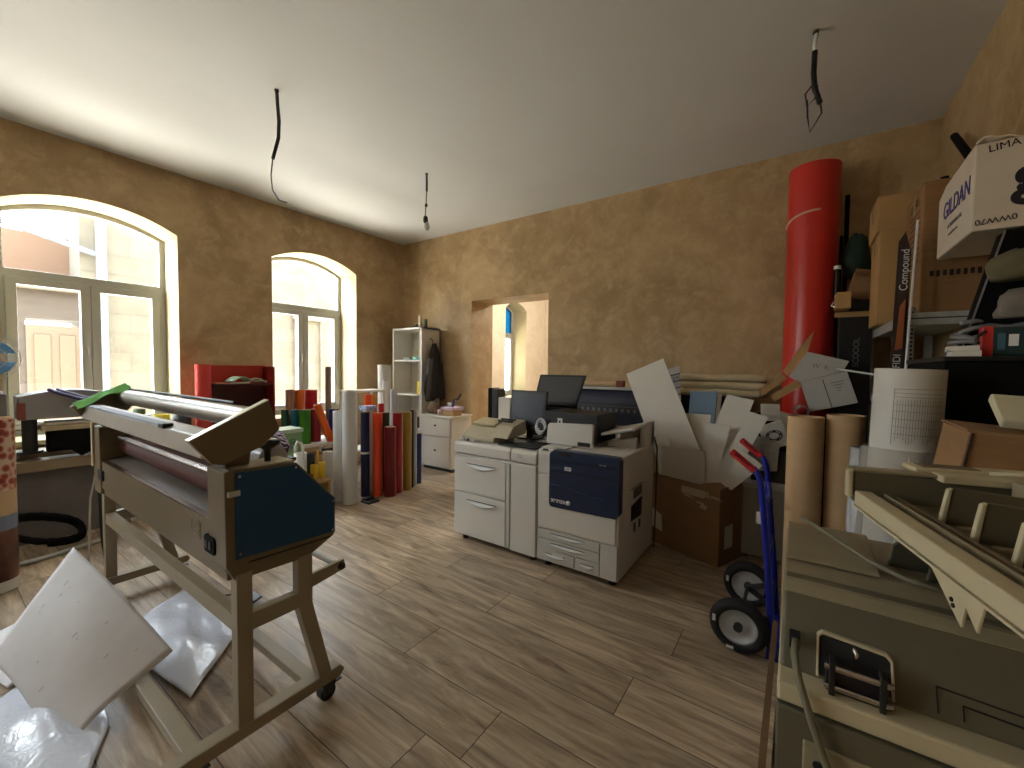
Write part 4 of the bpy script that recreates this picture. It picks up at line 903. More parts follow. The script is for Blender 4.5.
def tray(x0, x1, z0, z1, par, hw=0.6):
    t_ = MB().box((x0, FY-0.006, z0), (x1, FY+0.02, z1)).build('paper_tray', PRN2, par, 0.004)
    xm = (x0+x1)/2; w = (x1-x0)*hw/2; zt = (z0+z1)/2+0.012
    MB().grid(lambda u, v: Vector((xm+(u-0.5)*2*w, FY-0.008-0.012*math.sin(math.pi*v)*math.sin(math.pi*u)**0.5 if 0 < u < 1 else FY-0.008, zt-0.028*math.sin(math.pi*u)*v)), 16, 6).build('tray_handle', WHITEG, t_, solid=0.002)
    MB().prism([(xm-w, zt-0.002), (xm, zt-0.010), (xm+w, zt-0.002), (xm+w*0.9, zt+0.005), (xm-w*0.9, zt+0.005)], 'y', FY-0.0085, FY-0.005).build('handle_gap', DGREY, t_)
    return t_
tray(-1.598, -1.098, 0.225, 0.292, pr); tray(-1.598, -1.098, 0.150, 0.219, pr)
tray(-1.598, -1.290, 0.055, 0.144, pr); tray(-1.284, -1.098, 0.055, 0.144, pr)
MB().box((-1.092, FY-0.006, 0.055), (-0.972, FY+0.02, 0.294)).build('side_cover', PRN2, pr, 0.004)
MB().box((-1.47, FY-0.010, 0.105), (-1.38, FY-0.004, 0.128)).build('tray_label', PAPER, pr, 0.001)
sp1 = MB().prism([(2.92, 0.40), (3.15, 0.385), (3.16, 0.53), (2.92, 0.51)], 'x', -0.969, -0.964).build('side_hatch', DARKGAP, pr)
MB().bar((-0.962, 2.93, 0.41), (-0.962, 3.02, 0.50), 0.008, 0.006).bar((-0.962, 3.06, 0.42), (-0.962, 3.13, 0.50), 0.008, 0.006).build('hatch_lever', DGREY, sp1)
for k in range(9):
    y = 2.97+0.022*k; MB().box((-0.969, y, 0.55), (-0.965, y+0.009, 0.62)).build('vent_slot', DGREY, pr)
MB().box((-0.969, 2.90, 0.63), (-0.965, 3.18, 0.636)).build('side_line', DGREY, pr)
for y in (2.99, 3.10): MB().box((-0.969, y, 0.30), (-0.965, y+0.035, 0.365)).build('side_tab', DGREY, pr, 0.001)
for (x, y) in ((-1.54, 2.74), (-1.03, 2.74), (-1.54, 3.40), (-1.03, 3.40)): MB().cyl((x, y, 0), (x, y, 0.046), 0.025, seg=14).build('foot', BLACK, pr)
# open scanner-less top deck
MB().prism([(-1.23, 0.893), (-1.23, 0.96), (-0.985, 1.045), (-0.968, 1.045), (-0.968, 0.893)], 'y', 3.38, 3.46).build('top_frame', PRN, pr, 0.004)
MB().slab([(-1.24, 3.0, 0.985), (-0.985, 3.0, 1.045), (-0.985, 3.37, 1.055), (-1.24, 3.37, 0.995)], 0.02).build('output_tray', PRN2, pr, 0.004)
MB().prism([(-1.22, 0.893), (-1.22, 0.925), (-1.0, 0.98), (-1.0, 0.893)], 'y', 3.10, 3.13).build('inner_rib', PRN, pr, 0.003)
MB().box((-1.01, 3.22, 0.893), (-0.968, 3.46, 1.08)).build('rear_tower', PRN, pr, 0.005)
MB().box((-1.595, 2.70, 0.893), (-1.40, 3.44, 0.905)).build('top_plate', PRN2, pr, 0.003)
tag(MB().tube([(-0.955, 3.42, 0.95), (-0.945, 3.47, 0.85), (-0.95, 3.49, 0.6), (-0.955, 3.50, 0.3), (-0.96, 3.50, 0.01)], 0.006).build('printer_cable', BLACK), 'black cable running down the rear edge of the cream printer', 'cable')

fc_ = thing('paper_feeder', 'low cream cabinet with two wide drawers joined to the left of the printer', 'paper feeder', (-2.03, 3.0, 0))
MB().box((-2.452, FY+0.01, 0.045), (-1.612, 3.30, 0.757)).build('body', PRN, fc_, 0.01)
MB().prism([(FY-0.012, 0.765), (FY-0.012, 0.84), (FY+0.01, 0.862), (3.32, 0.866), (3.32, 0.765)], 'x', -2.455, -1.856).build('top_hood', PRN, fc_, 0.008, seg=3)
MB().prism([(FY-0.010, 0.765), (FY-0.010, 0.84), (FY+0.01, 0.862), (3.32, 0.866), (3.32, 0.765)], 'x', -1.850, -1.614).build('bridge_hood', PRN, fc_, 0.008, seg=3)
MB().box((-1.79, FY-0.013, 0.80), (-1.74, FY-0.008, 0.83)).build('bridge_label', PRN2, fc_, 0.002)
for z0, z1 in ((0.432, 0.735), (0.06, 0.424)):
    d_ = MB().box((-2.448, FY-0.008, z0), (-1.902, FY+0.02, z1)).build('drawer', PRN, fc_, 0.005)
    xm, w, zt = -2.15, 0.16, z1-0.055
    MB().grid(lambda u, v: Vector((xm+(u-0.5)*2*w, FY-0.010-0.018*math.sin(math.pi*v), zt-0.045*math.sin(math.pi*u)*v)), 16, 6).build('drawer_handle', WHITEG, d_, solid=0.002)
    MB().prism([(xm-w, zt), (xm, zt-0.014), (xm+w, zt), (xm+w*0.9, zt+0.006), (xm-w*0.9, zt+0.006)], 'y', FY-0.0105, FY-0.007).build('handle_gap', DGREY, d_)
MB().box((-1.897, FY-0.006, 0.06), (-1.862, FY+0.02, 0.735)).build('post_cover', PRN2, fc_, 0.003)
MB().box((-1.848, FY-0.008, 0.05), (-1.616, FY+0.02, 0.752)).build('narrow_door', PRN, fc_, 0.006)
for (x, y) in ((-2.38, 2.74), (-1.68, 2.74), (-2.38, 3.24), (-1.68, 3.24)): MB().cyl((x, y, 0), (x, y, 0.046), 0.025, seg=14).build('foot', BLACK, fc_)

# on top of printer and feeder
pc = thing('desktop_computer', 'flat black desktop computer lying on the cream printer', 'computer', (-1.46, 3.2, 0.905))
PCX = Matrix.Translation((-1.52, 3.15, 0.905)) @ Matrix.Rotation(math.radians(-4), 4, 'Z')
MB(PCX).box((-0.24, -0.14, 0.012), (0.26, 0.20, 0.235)).build('case', BLACK, pc, 0.006)
MB(PCX).box((-0.10, -0.143, 0.075), (-0.055, -0.139, 0.185)).build('white_label', WHITEG, pc); MB(PCX).box((-0.085, -0.1445, 0.095), (-0.07, -0.1425, 0.165)).build('label_bars', BLACK, pc)
MB(PCX).box((0.15, -0.143, 0.08), (0.165, -0.139, 0.16)).build('drive_slot', DGREY, pc)
for (x, y) in ((-0.2, -0.1), (0.22, -0.1), (-0.2, 0.16), (0.22, 0.16)): MB(PCX).cyl((x, y, 0), (x, y, 0.014), 0.015, seg=10).build('foot', BLACK, pc)
wh = MB()
for k in range(4): wh.tube([(-1.80+0.01*k+0.045*math.cos(a*0.5), 3.02-0.01*k, 0.99+0.055*math.sin(a*0.5)+0.01*k) for a in range(14)], 0.008, seg=6)
tag(wh.build('cable_bundle', WHITEG), 'bundle of white cable coils beside the black desktop computer', 'cable')
wp = thing('white_tray', 'white plastic tray standing on edge in front of the desktop computer', 'tray', (-1.43, 2.86, 0.905))
MB().prism([(-1.635, 0.906), (-1.625, 1.05), (-1.61, 1.068), (-1.25, 1.085), (-1.238, 1.07), (-1.245, 0.906)], 'y', 2.84, 2.875).build('panel', PRN, wp, 0.008, seg=3)
MB().box((-1.36, 2.836, 0.915), (-1.26, 2.842, 0.945)).build('notch', DARKGAP, wp, 0.002)
def monitor(name, label, c, w, h_, tilt, yaw, m_screen, z0, feat=None):
    t = thing(name, label, 'monitor', (c[0], c[1], z0))
    T = Matrix.Translation((c[0], c[1], c[2])) @ Matrix.Rotation(math.radians(yaw), 4, 'Z') @ Matrix.Rotation(math.radians(tilt), 4, 'X')
    b_ = MB(T).box((-w/2, 0, -h_/2), (w/2, 0.03, h_/2)).build('bezel', BLACK, t, 0.005)
    MB(T).box((-w/2+0.022, -0.002, -h_/2+0.045), (w/2-0.022, 0.002, h_/2-0.02)).build('screen', m_screen, t)
    if feat:
        for k in range(5): MB(T).cyl((-w/2+0.05+k*(w-0.1)/4, -0.003, -h_/2+0.022), (-w/2+0.05+k*(w-0.1)/4, 0.001, -h_/2+0.022), 0.005, seg=8).build('button', WHITEG, b_)
    MB().box((c[0]-0.03, c[1]+0.03, z0), (c[0]+0.03, c[1]+0.06, c[2])).build('neck', BLACK, t, 0.004)
    MB().box((c[0]-0.11, c[1]-0.03, z0), (c[0]+0.11, c[1]+0.12, z0+0.012)).build('base', BLACK, t, 0.004)
    return t
SCR = mat('dark screen', (58, 64, 78), 0.25)
SCR2 = mat('grey screen', (60, 60, 60), 0.35)
monitor('small_monitor', 'small black monitor with a row of icons standing on the paper feeder', (-1.98, 3.10, 1.125), 0.36, 0.35, -8, 4, SCR, 0.868, True)
m2 = thing('open_laptop', 'wide dark screen tilted back behind the small monitor', 'laptop', (-1.90, 3.5, 0.80))
T = Matrix.Translation((-1.905, 3.50, 1.16)) @ Matrix.Rotation(math.radians(4), 4, 'Z') @ Matrix.Rotation(math.radians(-14), 4, 'X')
MB(T).prism([(-0.25, 0), (-0.215, 0.285), (0.265, 0.285), (0.205, 0)], 'y', 0, 0.02).build('lid', BLACK, m2, 0.004)
MB(T).prism([(-0.225, 0.02), (-0.195, 0.265), (0.24, 0.265), (0.19, 0.02)], 'y', -0.002, 0.002).build('screen', SCR2, m2)
MB(T).box((-0.25, -0.10, -0.030), (0.21, 0.02, -0.002)).build('keyboard_deck', BLACK, m2, 0.004)
MB().box((-2.14, 3.40, 0.0), (-1.68, 3.60, 1.12)).build('pedestal', BLACKM, m2, 0.004)
fx = thing('desk_phone_machine', 'beige cash-register-like office machine with keys on the feeder top', 'machine', (-2.2, 2.9, 0.866))
BG = mat('aged beige plastic', (186, 176, 150), 0.5, var=0.05, scale=8)
MB().prism([(2.74, 0.868), (2.74, 0.90), (2.86, 0.975), (3.06, 1.0), (3.06, 0.868)], 'x', -2.44, -2.08).build('body', BG, fx, 0.006)
MB().prism([(2.76, 0.91), (2.86, 1.005), (3.05, 1.045), (3.05, 0.92)], 'x', -2.13, -1.96).build('cover', BG, fx, 0.006)
MB().slab([(-2.41, 2.86, 0.985), (-2.16, 2.86, 0.985), (-2.16, 3.02, 1.02), (-2.41, 3.02, 1.02)], 0.02).build('lid', BEIGE_L, fx, 0.004)
for i in range(5):
    for j in range(2): MB().box((-2.16+0.032*i, 2.90+0.045*j, 1.028+0.01*j), (-2.14+0.032*i, 2.925+0.045*j, 1.043+0.01*j)).build('key', BLACK, fx, 0.002)
MB().tube([(-2.44, 2.80, 0.92), (-2.41, 2.72, 0.885), (-2.30, 2.70, 0.874), (-2.20, 2.72, 0.874)], 0.006).build('cord', LGREY, fx)
for i, (x, y, r) in enumerate(((-2.40, 2.70, .02), (-2.33, 2.705, .016), (-2.26, 2.70, .018))):
    tag(MB().lathe([(r, 0), (r, 0.012), (r*0.4, 0.02)], (x, y, 0.867), 12).build('round_magnet', WHITEG if i != 1 else DGREY), ['leftmost small white magnet on the feeder edge', 'small dark magnet between two white ones on the feeder edge', 'right small white magnet on the feeder edge'][i], 'magnet', 'magnets on the feeder top')
tag(MB().slab([(-2.02, 2.71, 0.868), (-1.66, 2.71, 0.868), (-1.66, 2.98, 0.868), (-1.99, 2.98, 0.868)], 0.012).build('keyboard', BLACK, None, 0.003), 'black keyboard lying flat on the feeder before the small monitor', 'keyboard')

# ------------------------------------------------------------------ desk along the back wall and what is on it
dsk = thing('long_desk', 'long white desk along the back wall crowded with equipment', 'desk', (-1.9, 4.45, 0))
MB().box((-3.42, 4.12, 0.77), (-0.42, 4.78, 0.80)).build('desktop', WP, dsk, 0.003)
for x in (-3.38, -2.1, -0.50): MB().box((x, 4.15, 0), (x+0.03, 4.75, 0.77)).build('leg_panel', WP, dsk)
pl = thing('plotter', 'dark blue large-format plotter standing on the desk against the back wall', 'plotter', (-1.7, 4.4, 0.8))
PLB = mat('plotter slate blue', (38, 42, 56), 0.45)
MB().prism([(4.25, 0.90), (4.25, 1.05), (4.30, 1.17), (4.40, 1.27), (4.60, 1.27), (4.60, 0.90)], 'x', -2.20, -1.10).build('body', PLB, pl, 0.01, seg=3)
MB().prism([(4.27, 1.13), (4.30, 1.185), (4.41, 1.285), (4.43, 1.275), (4.33, 1.17)], 'x', -2.12, -1.18).build('cover', mat('slate cover', (52, 56, 74), 0.5), pl, 0.004)
MB().box((-2.12, 4.235, 1.02), (-1.18, 4.262, 1.10)).build('paper_slot', DGREY, pl, 0.003)
for k in range(14): MB().box((-2.05+0.065*k, 4.230, 1.045), (-2.03+0.065*k, 4.237, 1.075)).build('slot_rib', MGREY, pl)
MB().box((-2.20, 4.33, 1.27), (-1.10, 4.60, 1.30)).build('top_lid', LGREY, pl, 0.006)
for x in (-2.1, -1.2): MB().box((x-0.03, 4.28, 0.80), (x+0.03, 4.58, 0.90)).build('foot', DGREY, pl, 0.004)
tag(MB().cyl((-2.03, 4.42, 1.33), (-1.66, 4.42, 1.33), 0.028, seg=18, hollow=0.6).build('paper_roll', TUBE), 'small tan paper roll lying on top of the plotter', 'roll')
tag(MB().box((-1.66, 4.40, 1.302), (-1.58, 4.48, 1.37)).build('small_red_box', mat('brick red card', (120, 50, 40), 0.6), None, 0.004), 'small brick red box at the right end of the paper roll on the plotter', 'box')
sk_ = thing('desktop_speaker', 'tall thin black speaker in front of the doorway', 'speaker', (-3.24, 4.30, 0.80))
MB().box((-3.32, 4.24, 0.80), (-3.26, 4.42, 1.235)).build('front', BLACKM, sk_, 0.006); MB().box((-3.258, 4.24, 0.80), (-3.17, 4.42, 1.225)).build('case', DGREY, sk_, 0.006)
tag(MB().box((-3.16, 4.25, 0.80), (-2.98, 4.38, 1.12)).build('paper_bundle', PAPER, None, 0.006), 'upright bundle of white paper right of the black speaker', 'paper')
tag(MB().box((-1.02, 4.24, 0.80), (-0.44, 4.74, 1.25)).build('black_case', BLACKM, None, 0.01), 'matt black case on the desk under the cream rolls', 'case')
CRM = mat('cream foam', (206, 192, 158), 0.8, var=0.08, scale=12, stretch=(1, 6, 6))
G3 = 'cream rolls piled against the back wall'
k = 0
for (y, z, r, x0, x1) in ((4.34, 1.285, 0.034, -1.0, -0.28), (4.41, 1.288, 0.037, -1.04, -0.26), (4.49, 1.29, 0.04, -1.0, -0.24), (4.38, 1.352, 0.036, -1.02, -0.25), (4.46, 1.362, 0.038, -0.98, -0.26), (4.42, 1.425, 0.035, -1.05, -0.24)):
    nm = ['cream foam roll, front one of the bottom layer', 'cream foam roll, middle one of the bottom layer', 'cream foam roll, rear one of the bottom layer', 'cream foam roll, front one of the second layer', 'cream foam roll, rear one of the second layer', 'cream foam roll on top of the pile'][k]; k += 1
    tag(MB().tube([(x0+(x1-x0)*i/12, y+0.004*math.sin(i*1.3+k), z+0.004*math.sin(i*0.9+2*k)) for i in range(13)], [r*(1+0.06*math.sin(i*2.1+k)) for i in range(13)], seg=14).build('foam_roll', CRM), nm, 'roll', G3)

# ------------------------------------------------------------------ carton full of boards
CO = Vector((-1.015, 3.635, 0)); CU = Vector((0.939, -0.344, 0)); CV = Vector((0.344, 0.939, 0))
CM = Matrix(((CU.x, CV.x, 0, CO.x), (CU.y, CV.y, 0, CO.y), (0, 0, 1, 0), (0, 0, 0, 1)))
ct = thing('board_carton', 'big worn brown carton stuffed with white boards beside the printer', 'box', (CO+CU*0.29+CV*0.2))
w_, d2, h2 = 0.588, 0.40, 0.60
mb = MB(CM); mb.box((0, 0, 0.01), (w_, 0.008, h2)); mb.box((0, d2-0.008, 0.01), (w_, d2, h2)); mb.box((0, 0.008, 0.01), (0.008, d2-0.008, h2)); mb.box((w_-0.008, 0.008, 0.01), (w_, d2-0.008, h2)); mb.box((0, 0, 0), (w_, d2, 0.01))
mb.build('carton', CARD_D, ct)
MB(CM).prism([(0.42, 0.60), (0.60, 0.60), (0.63, 0.63), (0.585, 0.655), (0.46, 0.62)], 'y', -0.004, 0.004).build('flap', CARD_D, ct)
tp = MB(CM)
rnd = random.Random(5)
for k in range(9):
    u = 0.28+0.25*rnd.random(); z = 0.42+0.14*rnd.random(); tp.slab([(u, -0.0015, z), (u+0.05+0.05*rnd.random(), -0.0015, z-0.012), (u+0.06, -0.0015, z+0.008), (u+0.005, -0.0015, z+0.012)], 0.001)
tp.build('torn_tape', TAPE, ct)
MB(CM).box((0.27, -0.0025, 0.50), (0.47, -0.0005, 0.56)).build('tape', TAPE, ct)
MB(CM).prism([(0.0, 0.14), (0.10, 0.12), (0.09, 0.26), (0.0, 0.30)], 'y', -0.003, -0.0005).build('paper_label', PAPER, ct)
MB(CM).box((w_+0.0005, 0.08, 0.12), (w_+0.0025, 0.20, 0.30)).build('side_label', PAPER, ct)
G4 = 'boards standing in the brown carton'
def board(name, label, pts, y, t=0.011, m=WHITE, cat='board', lean=0.06):
    """upright board given by its outline in x,z; it leans back a little from y"""
    q = [Vector((x, y + lean*(z-0.3), z)) for x, z in pts]
    b_ = MB().slab(q, t); b_.mi[2:] = [1]*(len(b_.mi)-2)
    o = b_.build(name, [m, mat('shaded cut edge', (132, 122, 106), 0.8)]); return tag(o, label, cat, G4)  # cut edges coloured darker in place of shading between the boards
board('white_board', 'tallest white board leaning left out of the brown carton', [(-1.323, 1.454), (-0.996, 1.599), (-0.52, 0.50), (-0.62, 0.20), (-0.80, 0.20)], 3.70)
board('grey_board', 'wide pale grey board lying low across the front of the carton', [(-0.956, 0.837), (-0.609, 0.838), (-0.600, 0.32), (-0.93, 0.32)], 3.61, m=mat('pale grey board', (196, 190, 182), 0.6))
board('white_board', 'plain white board at the left edge of the carton behind the grey one', [(-1.01, 0.93), (-0.90, 0.90), (-0.84, 0.45), (-0.97, 0.45)], 3.66)
board('white_board', 'short wide white board right behind the tallest one', [(-0.90, 1.115), (-0.602, 1.122), (-0.66, 0.55), (-0.86, 0.55)], 3.79)
board('white_board', 'tallest of the right-leaning white boards', [(-0.481, 1.304), (-0.289, 1.264), (-0.50, 0.55), (-0.72, 0.55)], 3.72)
board('white_board', 'narrow white board in front of the tallest right-leaning one', [(-0.62, 1.07), (-0.44, 1.06), (-0.54, 0.45), (-0.66, 0.45)], 3.655, lean=0.03)
board('white_board', 'white board leaning furthest right out of the carton', [(-0.303, 1.185), (-0.180, 1.149), (-0.42, 0.62), (-0.52, 0.50), (-0.54, 0.66)], 3.595)
board('white_board', 'small narrow board wedged at the very right of the carton', [(-0.34, 0.90), (-0.20, 0.80), (-0.40, 0.58), (-0.47, 0.60)], 3.55, lean=0.0)
pg = thing('blue_folder', 'light blue folder with white pages standing behind the boards', 'folder', (-0.72, 4.15, 0.80))
MB().slab([(-0.86, 4.15, 0.80), (-0.64, 4.15, 0.80), (-0.613, 4.19, 1.305), (-0.843, 4.19, 1.295)], 0.01).build('cover', mat('light blue card', (156, 192, 230), 0.55), pg, 0.002)
MB().slab([(-0.64, 4.165, 0.80), (-0.60, 4.165, 0.80), (-0.578, 4.205, 1.275), (-0.61, 4.205, 1.28)], 0.015).build('pages', PAPER, pg)
stp = thing('striped_sheet', 'pale sheet with dark horizontal stripes leaning behind the tallest board', 'sheet', (-0.98, 4.2, 0.8))
STG = mat('lavender grey card', (176, 172, 172), 0.6)
MB().slab([(-1.06, 4.19, 0.80), (-0.90, 4.19, 0.80), (-0.955, 4.215, 1.54), (-1.12, 4.215, 1.48)], 0.006).build('card', STG, stp)
for k in range(7):
    z = 1.46-0.065*k; MB().slab([(-1.085+0.006*k, 4.193-0.002*k, z-0.04), (-0.945+0.006*k, 4.193-0.002*k, z), (-0.945+0.006*k, 4.193-0.002*k, z+0.010), (-1.085+0.006*k, 4.193-0.002*k, z-0.030)], 0.002).build('stripe', BLACK, stp)
text('lettering', 'U.S.A', 0.04, frame_M((-1.0, 4.199, 1.415), (1, 0, 0.29), (0, 0, 1)), BLACK, stp)
# grey lidded storage box and heap on it
gx = thing('storage_box', 'grey plastic storage box with a lid on the floor behind the hand truck', 'box', (-0.2, 3.9, 0))
GP = mat('grey storage plastic', (158, 156, 148), 0.5)
MB().prism([(-0.36, 0.03), (-0.38, 0.58), (0.02, 0.58), (0.0, 0.03)], 'y', 3.76, 4.03).build('body', GP, gx, 0.01)
MB().box((-0.395, 3.745, 0.575), (0.035, 4.045, 0.615)).build('lid', LGREY, gx, 0.008)
for x in (-0.34, -0.04): MB().box((x, 3.78, 0), (x+0.04, 4.0, 0.03)).build('foot', DGREY, gx)
def leaning_card(name, label, pts, y, t, m, cat, dy=0.03):
    z0 = min(p[1] for p in pts); q = [Vector((x, y + dy*(z-z0)/0.3, z)) for x, z in pts]
    return tag(MB().slab(q, t).build(name, m), label, cat)
crt = MB().box((-0.30, 3.90, 0.617), (0.0, 4.02, 0.76)).build('flat_box', mat('pastel print', (222, 206, 140), 0.5, var=0.5, scale=14, two=(120, 180, 200)), None, 0.003)
tag(crt, 'small pastel yellow and blue printed box on the grey storage box', 'box')
lg = thing('printed_box', 'tilted white box with a dark round printed emblem above the hand truck handles', 'box', (-0.14, 3.90, 0.80))
T = Matrix.Translation((-0.15, 3.86, 0.985)) @ Matrix.Rotation(math.radians(-24), 4, 'Y')
MB(T).box((-0.085, 0, -0.095), (0.085, 0.12, 0.095)).build('box', PAPER, lg, 0.003)
em = MB(T)
for r in (0.055, 0.038): em.tube([Vector((r*math.cos(a*math.pi/12), -0.001, r*0.75*math.sin(a*math.pi/12))) for a in range(25)], 0.0035, seg=5)
for a in range(5): em.cbox((0.045*math.cos(a*1.26), -0.001, 0.035*math.sin(a*1.26)), (0.022, 0.003, 0.014))
em.build('emblem', DGREY, lg)
sb_ = MB().box((-0.30, 3.84, 0.617), (-0.02, 3.90, 0.86)).build('small_box', mat('charcoal card', (52, 48, 44), 0.7), None, 0.003); tag(sb_, 'charcoal carton on the grey storage box under the printed box', 'box')
leaning_card('paper_card', 'grey printed sheet between the right boards and the hand truck', [(-0.33, 0.70), (-0.12, 0.72), (-0.11, 0.93), (-0.28, 0.99)], 3.79, 0.004, mat('printed grey paper', (150, 146, 136), 0.7, var=0.15, scale=30), 'paper')
bxm = MB().box((-0.30, 4.06, 0), (0.24, 4.24, 1.13)).build('black_cupboard', BLACKM, None, 0.004); tag(bxm, 'matt black cupboard behind the grey storage box in front of the red roll', 'cupboard')
leaning_card('white_packet', 'square white packet above the printed emblem box', [(-0.255, 1.08), (-0.115, 1.085), (-0.128, 1.225), (-0.26, 1.22)], 4.04, -0.02, PAPER, 'packet', 0.0)
leaning_card('white_packet', 'tilted cream packet left of the cardboard tubes', [(-0.13, 0.98), (-0.01, 1.0), (-0.02, 1.14), (-0.12, 1.17)], 4.03, -0.02, mat('cream card', (206, 196, 176), 0.7), 'packet', 0.0)
tag(MB().cyl((0.03, 3.98, 1.18), (0.02, 4.2, 1.175), 0.044, seg=24, hollow=0.86).build('grey_tube', MGREY), 'short grey tube end above the cardboard tubes', 'tube')
# small white carton with open brown flaps
sc_ = thing('small_carton', 'small white carton with torn open flaps leaning on the red roll', 'box', (0.10, 4.12, 1.13))
T = Matrix.Translation((0.185, 4.10, 1.335)) @ Matrix.Rotation(math.radians(-17), 4, 'Y'); TW_ = Matrix.Translation((0.185, 4.09, 1.345))
WCT = mat('grey white carton', (190, 188, 184), 0.7)
MB(T).box((-0.15, 0.0, -0.125), (0.16, 0.10, 0.128)).build('body', WCT, sc_, 0.003)
MB(T).box((-0.006, -0.002, -0.125), (0.0, 0.001, 0.105)).build('seam', DGREY, sc_)
MB(TW_).slab([(-0.136, 0, 0.31), (0.125, 0, 0.235), (0.09, 0, 0.155), (-0.19, 0, 0.065), (-0.26, 0, 0.11)], 0.004).build('top_flap', WCT, sc_)
text('printed_marks', 'W  K', 0.05, TW_ @ frame_M((-0.05, -0.0055, 0.19), (1, 0, -0.2), (0, 0, 1)), MGREY, sc_)
for k_ in range(4): MB(T).box((0.04+0.008*k_, -0.002, 0.06-0.022*k_), (0.12-0.010*k_, -0.0005, 0.066-0.022*k_)).build('printed_line', MGREY, sc_)
MB(TW_).slab([(-0.10, 0.01, 0.48), (-0.136, 0.01, 0.31), (-0.27, 0.01, 0.11), (-0.30, 0.01, 0.15), (-0.2, 0.01, 0.33)], 0.004).build('brown_flap', CARD_L, sc_)
MB(TW_).slab([(-0.30, 0, 0.13), (-0.45, -0.04, -0.01), (-0.44, -0.04, -0.06), (-0.27, 0, 0.09)], 0.004).build('side_flap', CARD_L, sc_)
MB(TW_).slab([(-0.2, 0.0, 0.085), (-0.38, -0.03, -0.056), (-0.35, -0.03, -0.10), (-0.17, 0.0, 0.03)], 0.004).build('side_flap', CARD_L, sc_)

# ------------------------------------------------------------------ red roll, tubes, hand truck
rr = thing('red_film_roll', 'huge glossy red roll standing upright against the back wall', 'roll', (0.03, 4.45, 0))
MB().cyl((0.055, 4.47, 0), (0.055, 4.50, 3.25), 0.188, seg=48, hollow=0.93).build('red_vinyl', RED, rr)
MB().tube([(0.055+0.1905*math.cos(math.radians(a)), 4.498+0.1905*math.sin(math.radians(a)), 2.77+0.075*math.sin(math.radians((a-180)*0.9))*1.0) for a in range(176, 290, 6)], 0.010, seg=6).build('twine', mat('pale twine', (222, 182, 160), 0.8), rr)
def ctube(label, x, y, r, z):
    t = thing('cardboard_tube', label, 'tube', (x, y, 0.013), 'big cardboard tubes')
    MB().cyl((x, y, 0.013), (x, y, z), r, seg=36, hollow=0.88).build('tube_wall', TUBE, t)
    return t
ctube('left of the two big kraft cardboard tubes beside the hand truck', 0.035, 2.66, 0.080, 1.262)
ctube('right of the two big kraft cardboard tubes beside the hand truck', 0.202, 2.70, 0.079, 1.278)
TB = mat('truck blue enamel', (20, 34, 150), 0.3)
TR = mat('truck red grip', (196, 32, 40), 0.5)
tk = thing('hand_truck', 'blue two-wheeled hand truck with red grips beside the brown tubes', 'hand truck', (-0.12, 2.72, 0))
for y in (2.50, 2.95):
    MB().tube([(-0.072, y, 0.02), (-0.09, y, 0.30), (-0.118, y, 0.62), (-0.142, y, 0.88), (-0.155, y, 0.945), (-0.185, y, 0.99)], 0.016, seg=14).build('side_tube', TB, tk)
    g_ = MB().bar((-0.175, y, 0.972), (-0.29, y, 1.065), 0.036, 0.034).build('grip', TR, tk, 0.009, seg=3)
    MB().bar((-0.20, y-0.019, 1.0), (-0.27, y-0.019, 1.056), 0.004, 0.012).build('grip_slot', mat('dark red recess', (110, 16, 22), 0.6), g_)
MB().tube([(-0.135, 2.5, 0.82), (-0.12, 2.62, 0.80), (-0.115, 2.72, 0.79), (-0.12, 2.83, 0.80), (-0.135, 2.95, 0.82)], 0.011).build('cross_tube', TB, tk)
MB().tube([(-0.105, 2.5, 0.50), (-0.10, 2.72, 0.49), (-0.105, 2.95, 0.50)], 0.011).build('cross_tube', TB, tk)
MB().tube([(-0.085, 2.5, 0.22), (-0.085, 2.95, 0.22)], 0.011).build('cross_tube', TB, tk)
MB().tube([(-0.10, 2.66, 0.21), (-0.122, 2.66, 0.80)], 0.009).build('centre_strut', TB, tk); MB().tube([(-0.10, 2.79, 0.21), (-0.122, 2.79, 0.80)], 0.009).build('centre_strut', TB, tk)
MB().box((-0.10, 2.49, 0.0), (0.17, 2.96, 0.012)).build('toe_plate', TB, tk)
MB().box((-0.162, 2.494, 0.70), (-0.115, 2.4985, 0.76)).build('white_sticker', PAPER, tk)
MB().cyl((-0.225, 2.46, 0.145), (-0.225, 2.99, 0.145), 0.010, seg=12).build('axle', DGREY, tk)
for y in (2.515, 2.935):
    MB().bar((-0.225, y, 0.145), (-0.09, y, 0.20), 0.012, 0.03).bar((-0.225, y, 0.145), (-0.08, y, 0.06), 0.012, 0.03).build('axle_bracket', DGREY, tk)
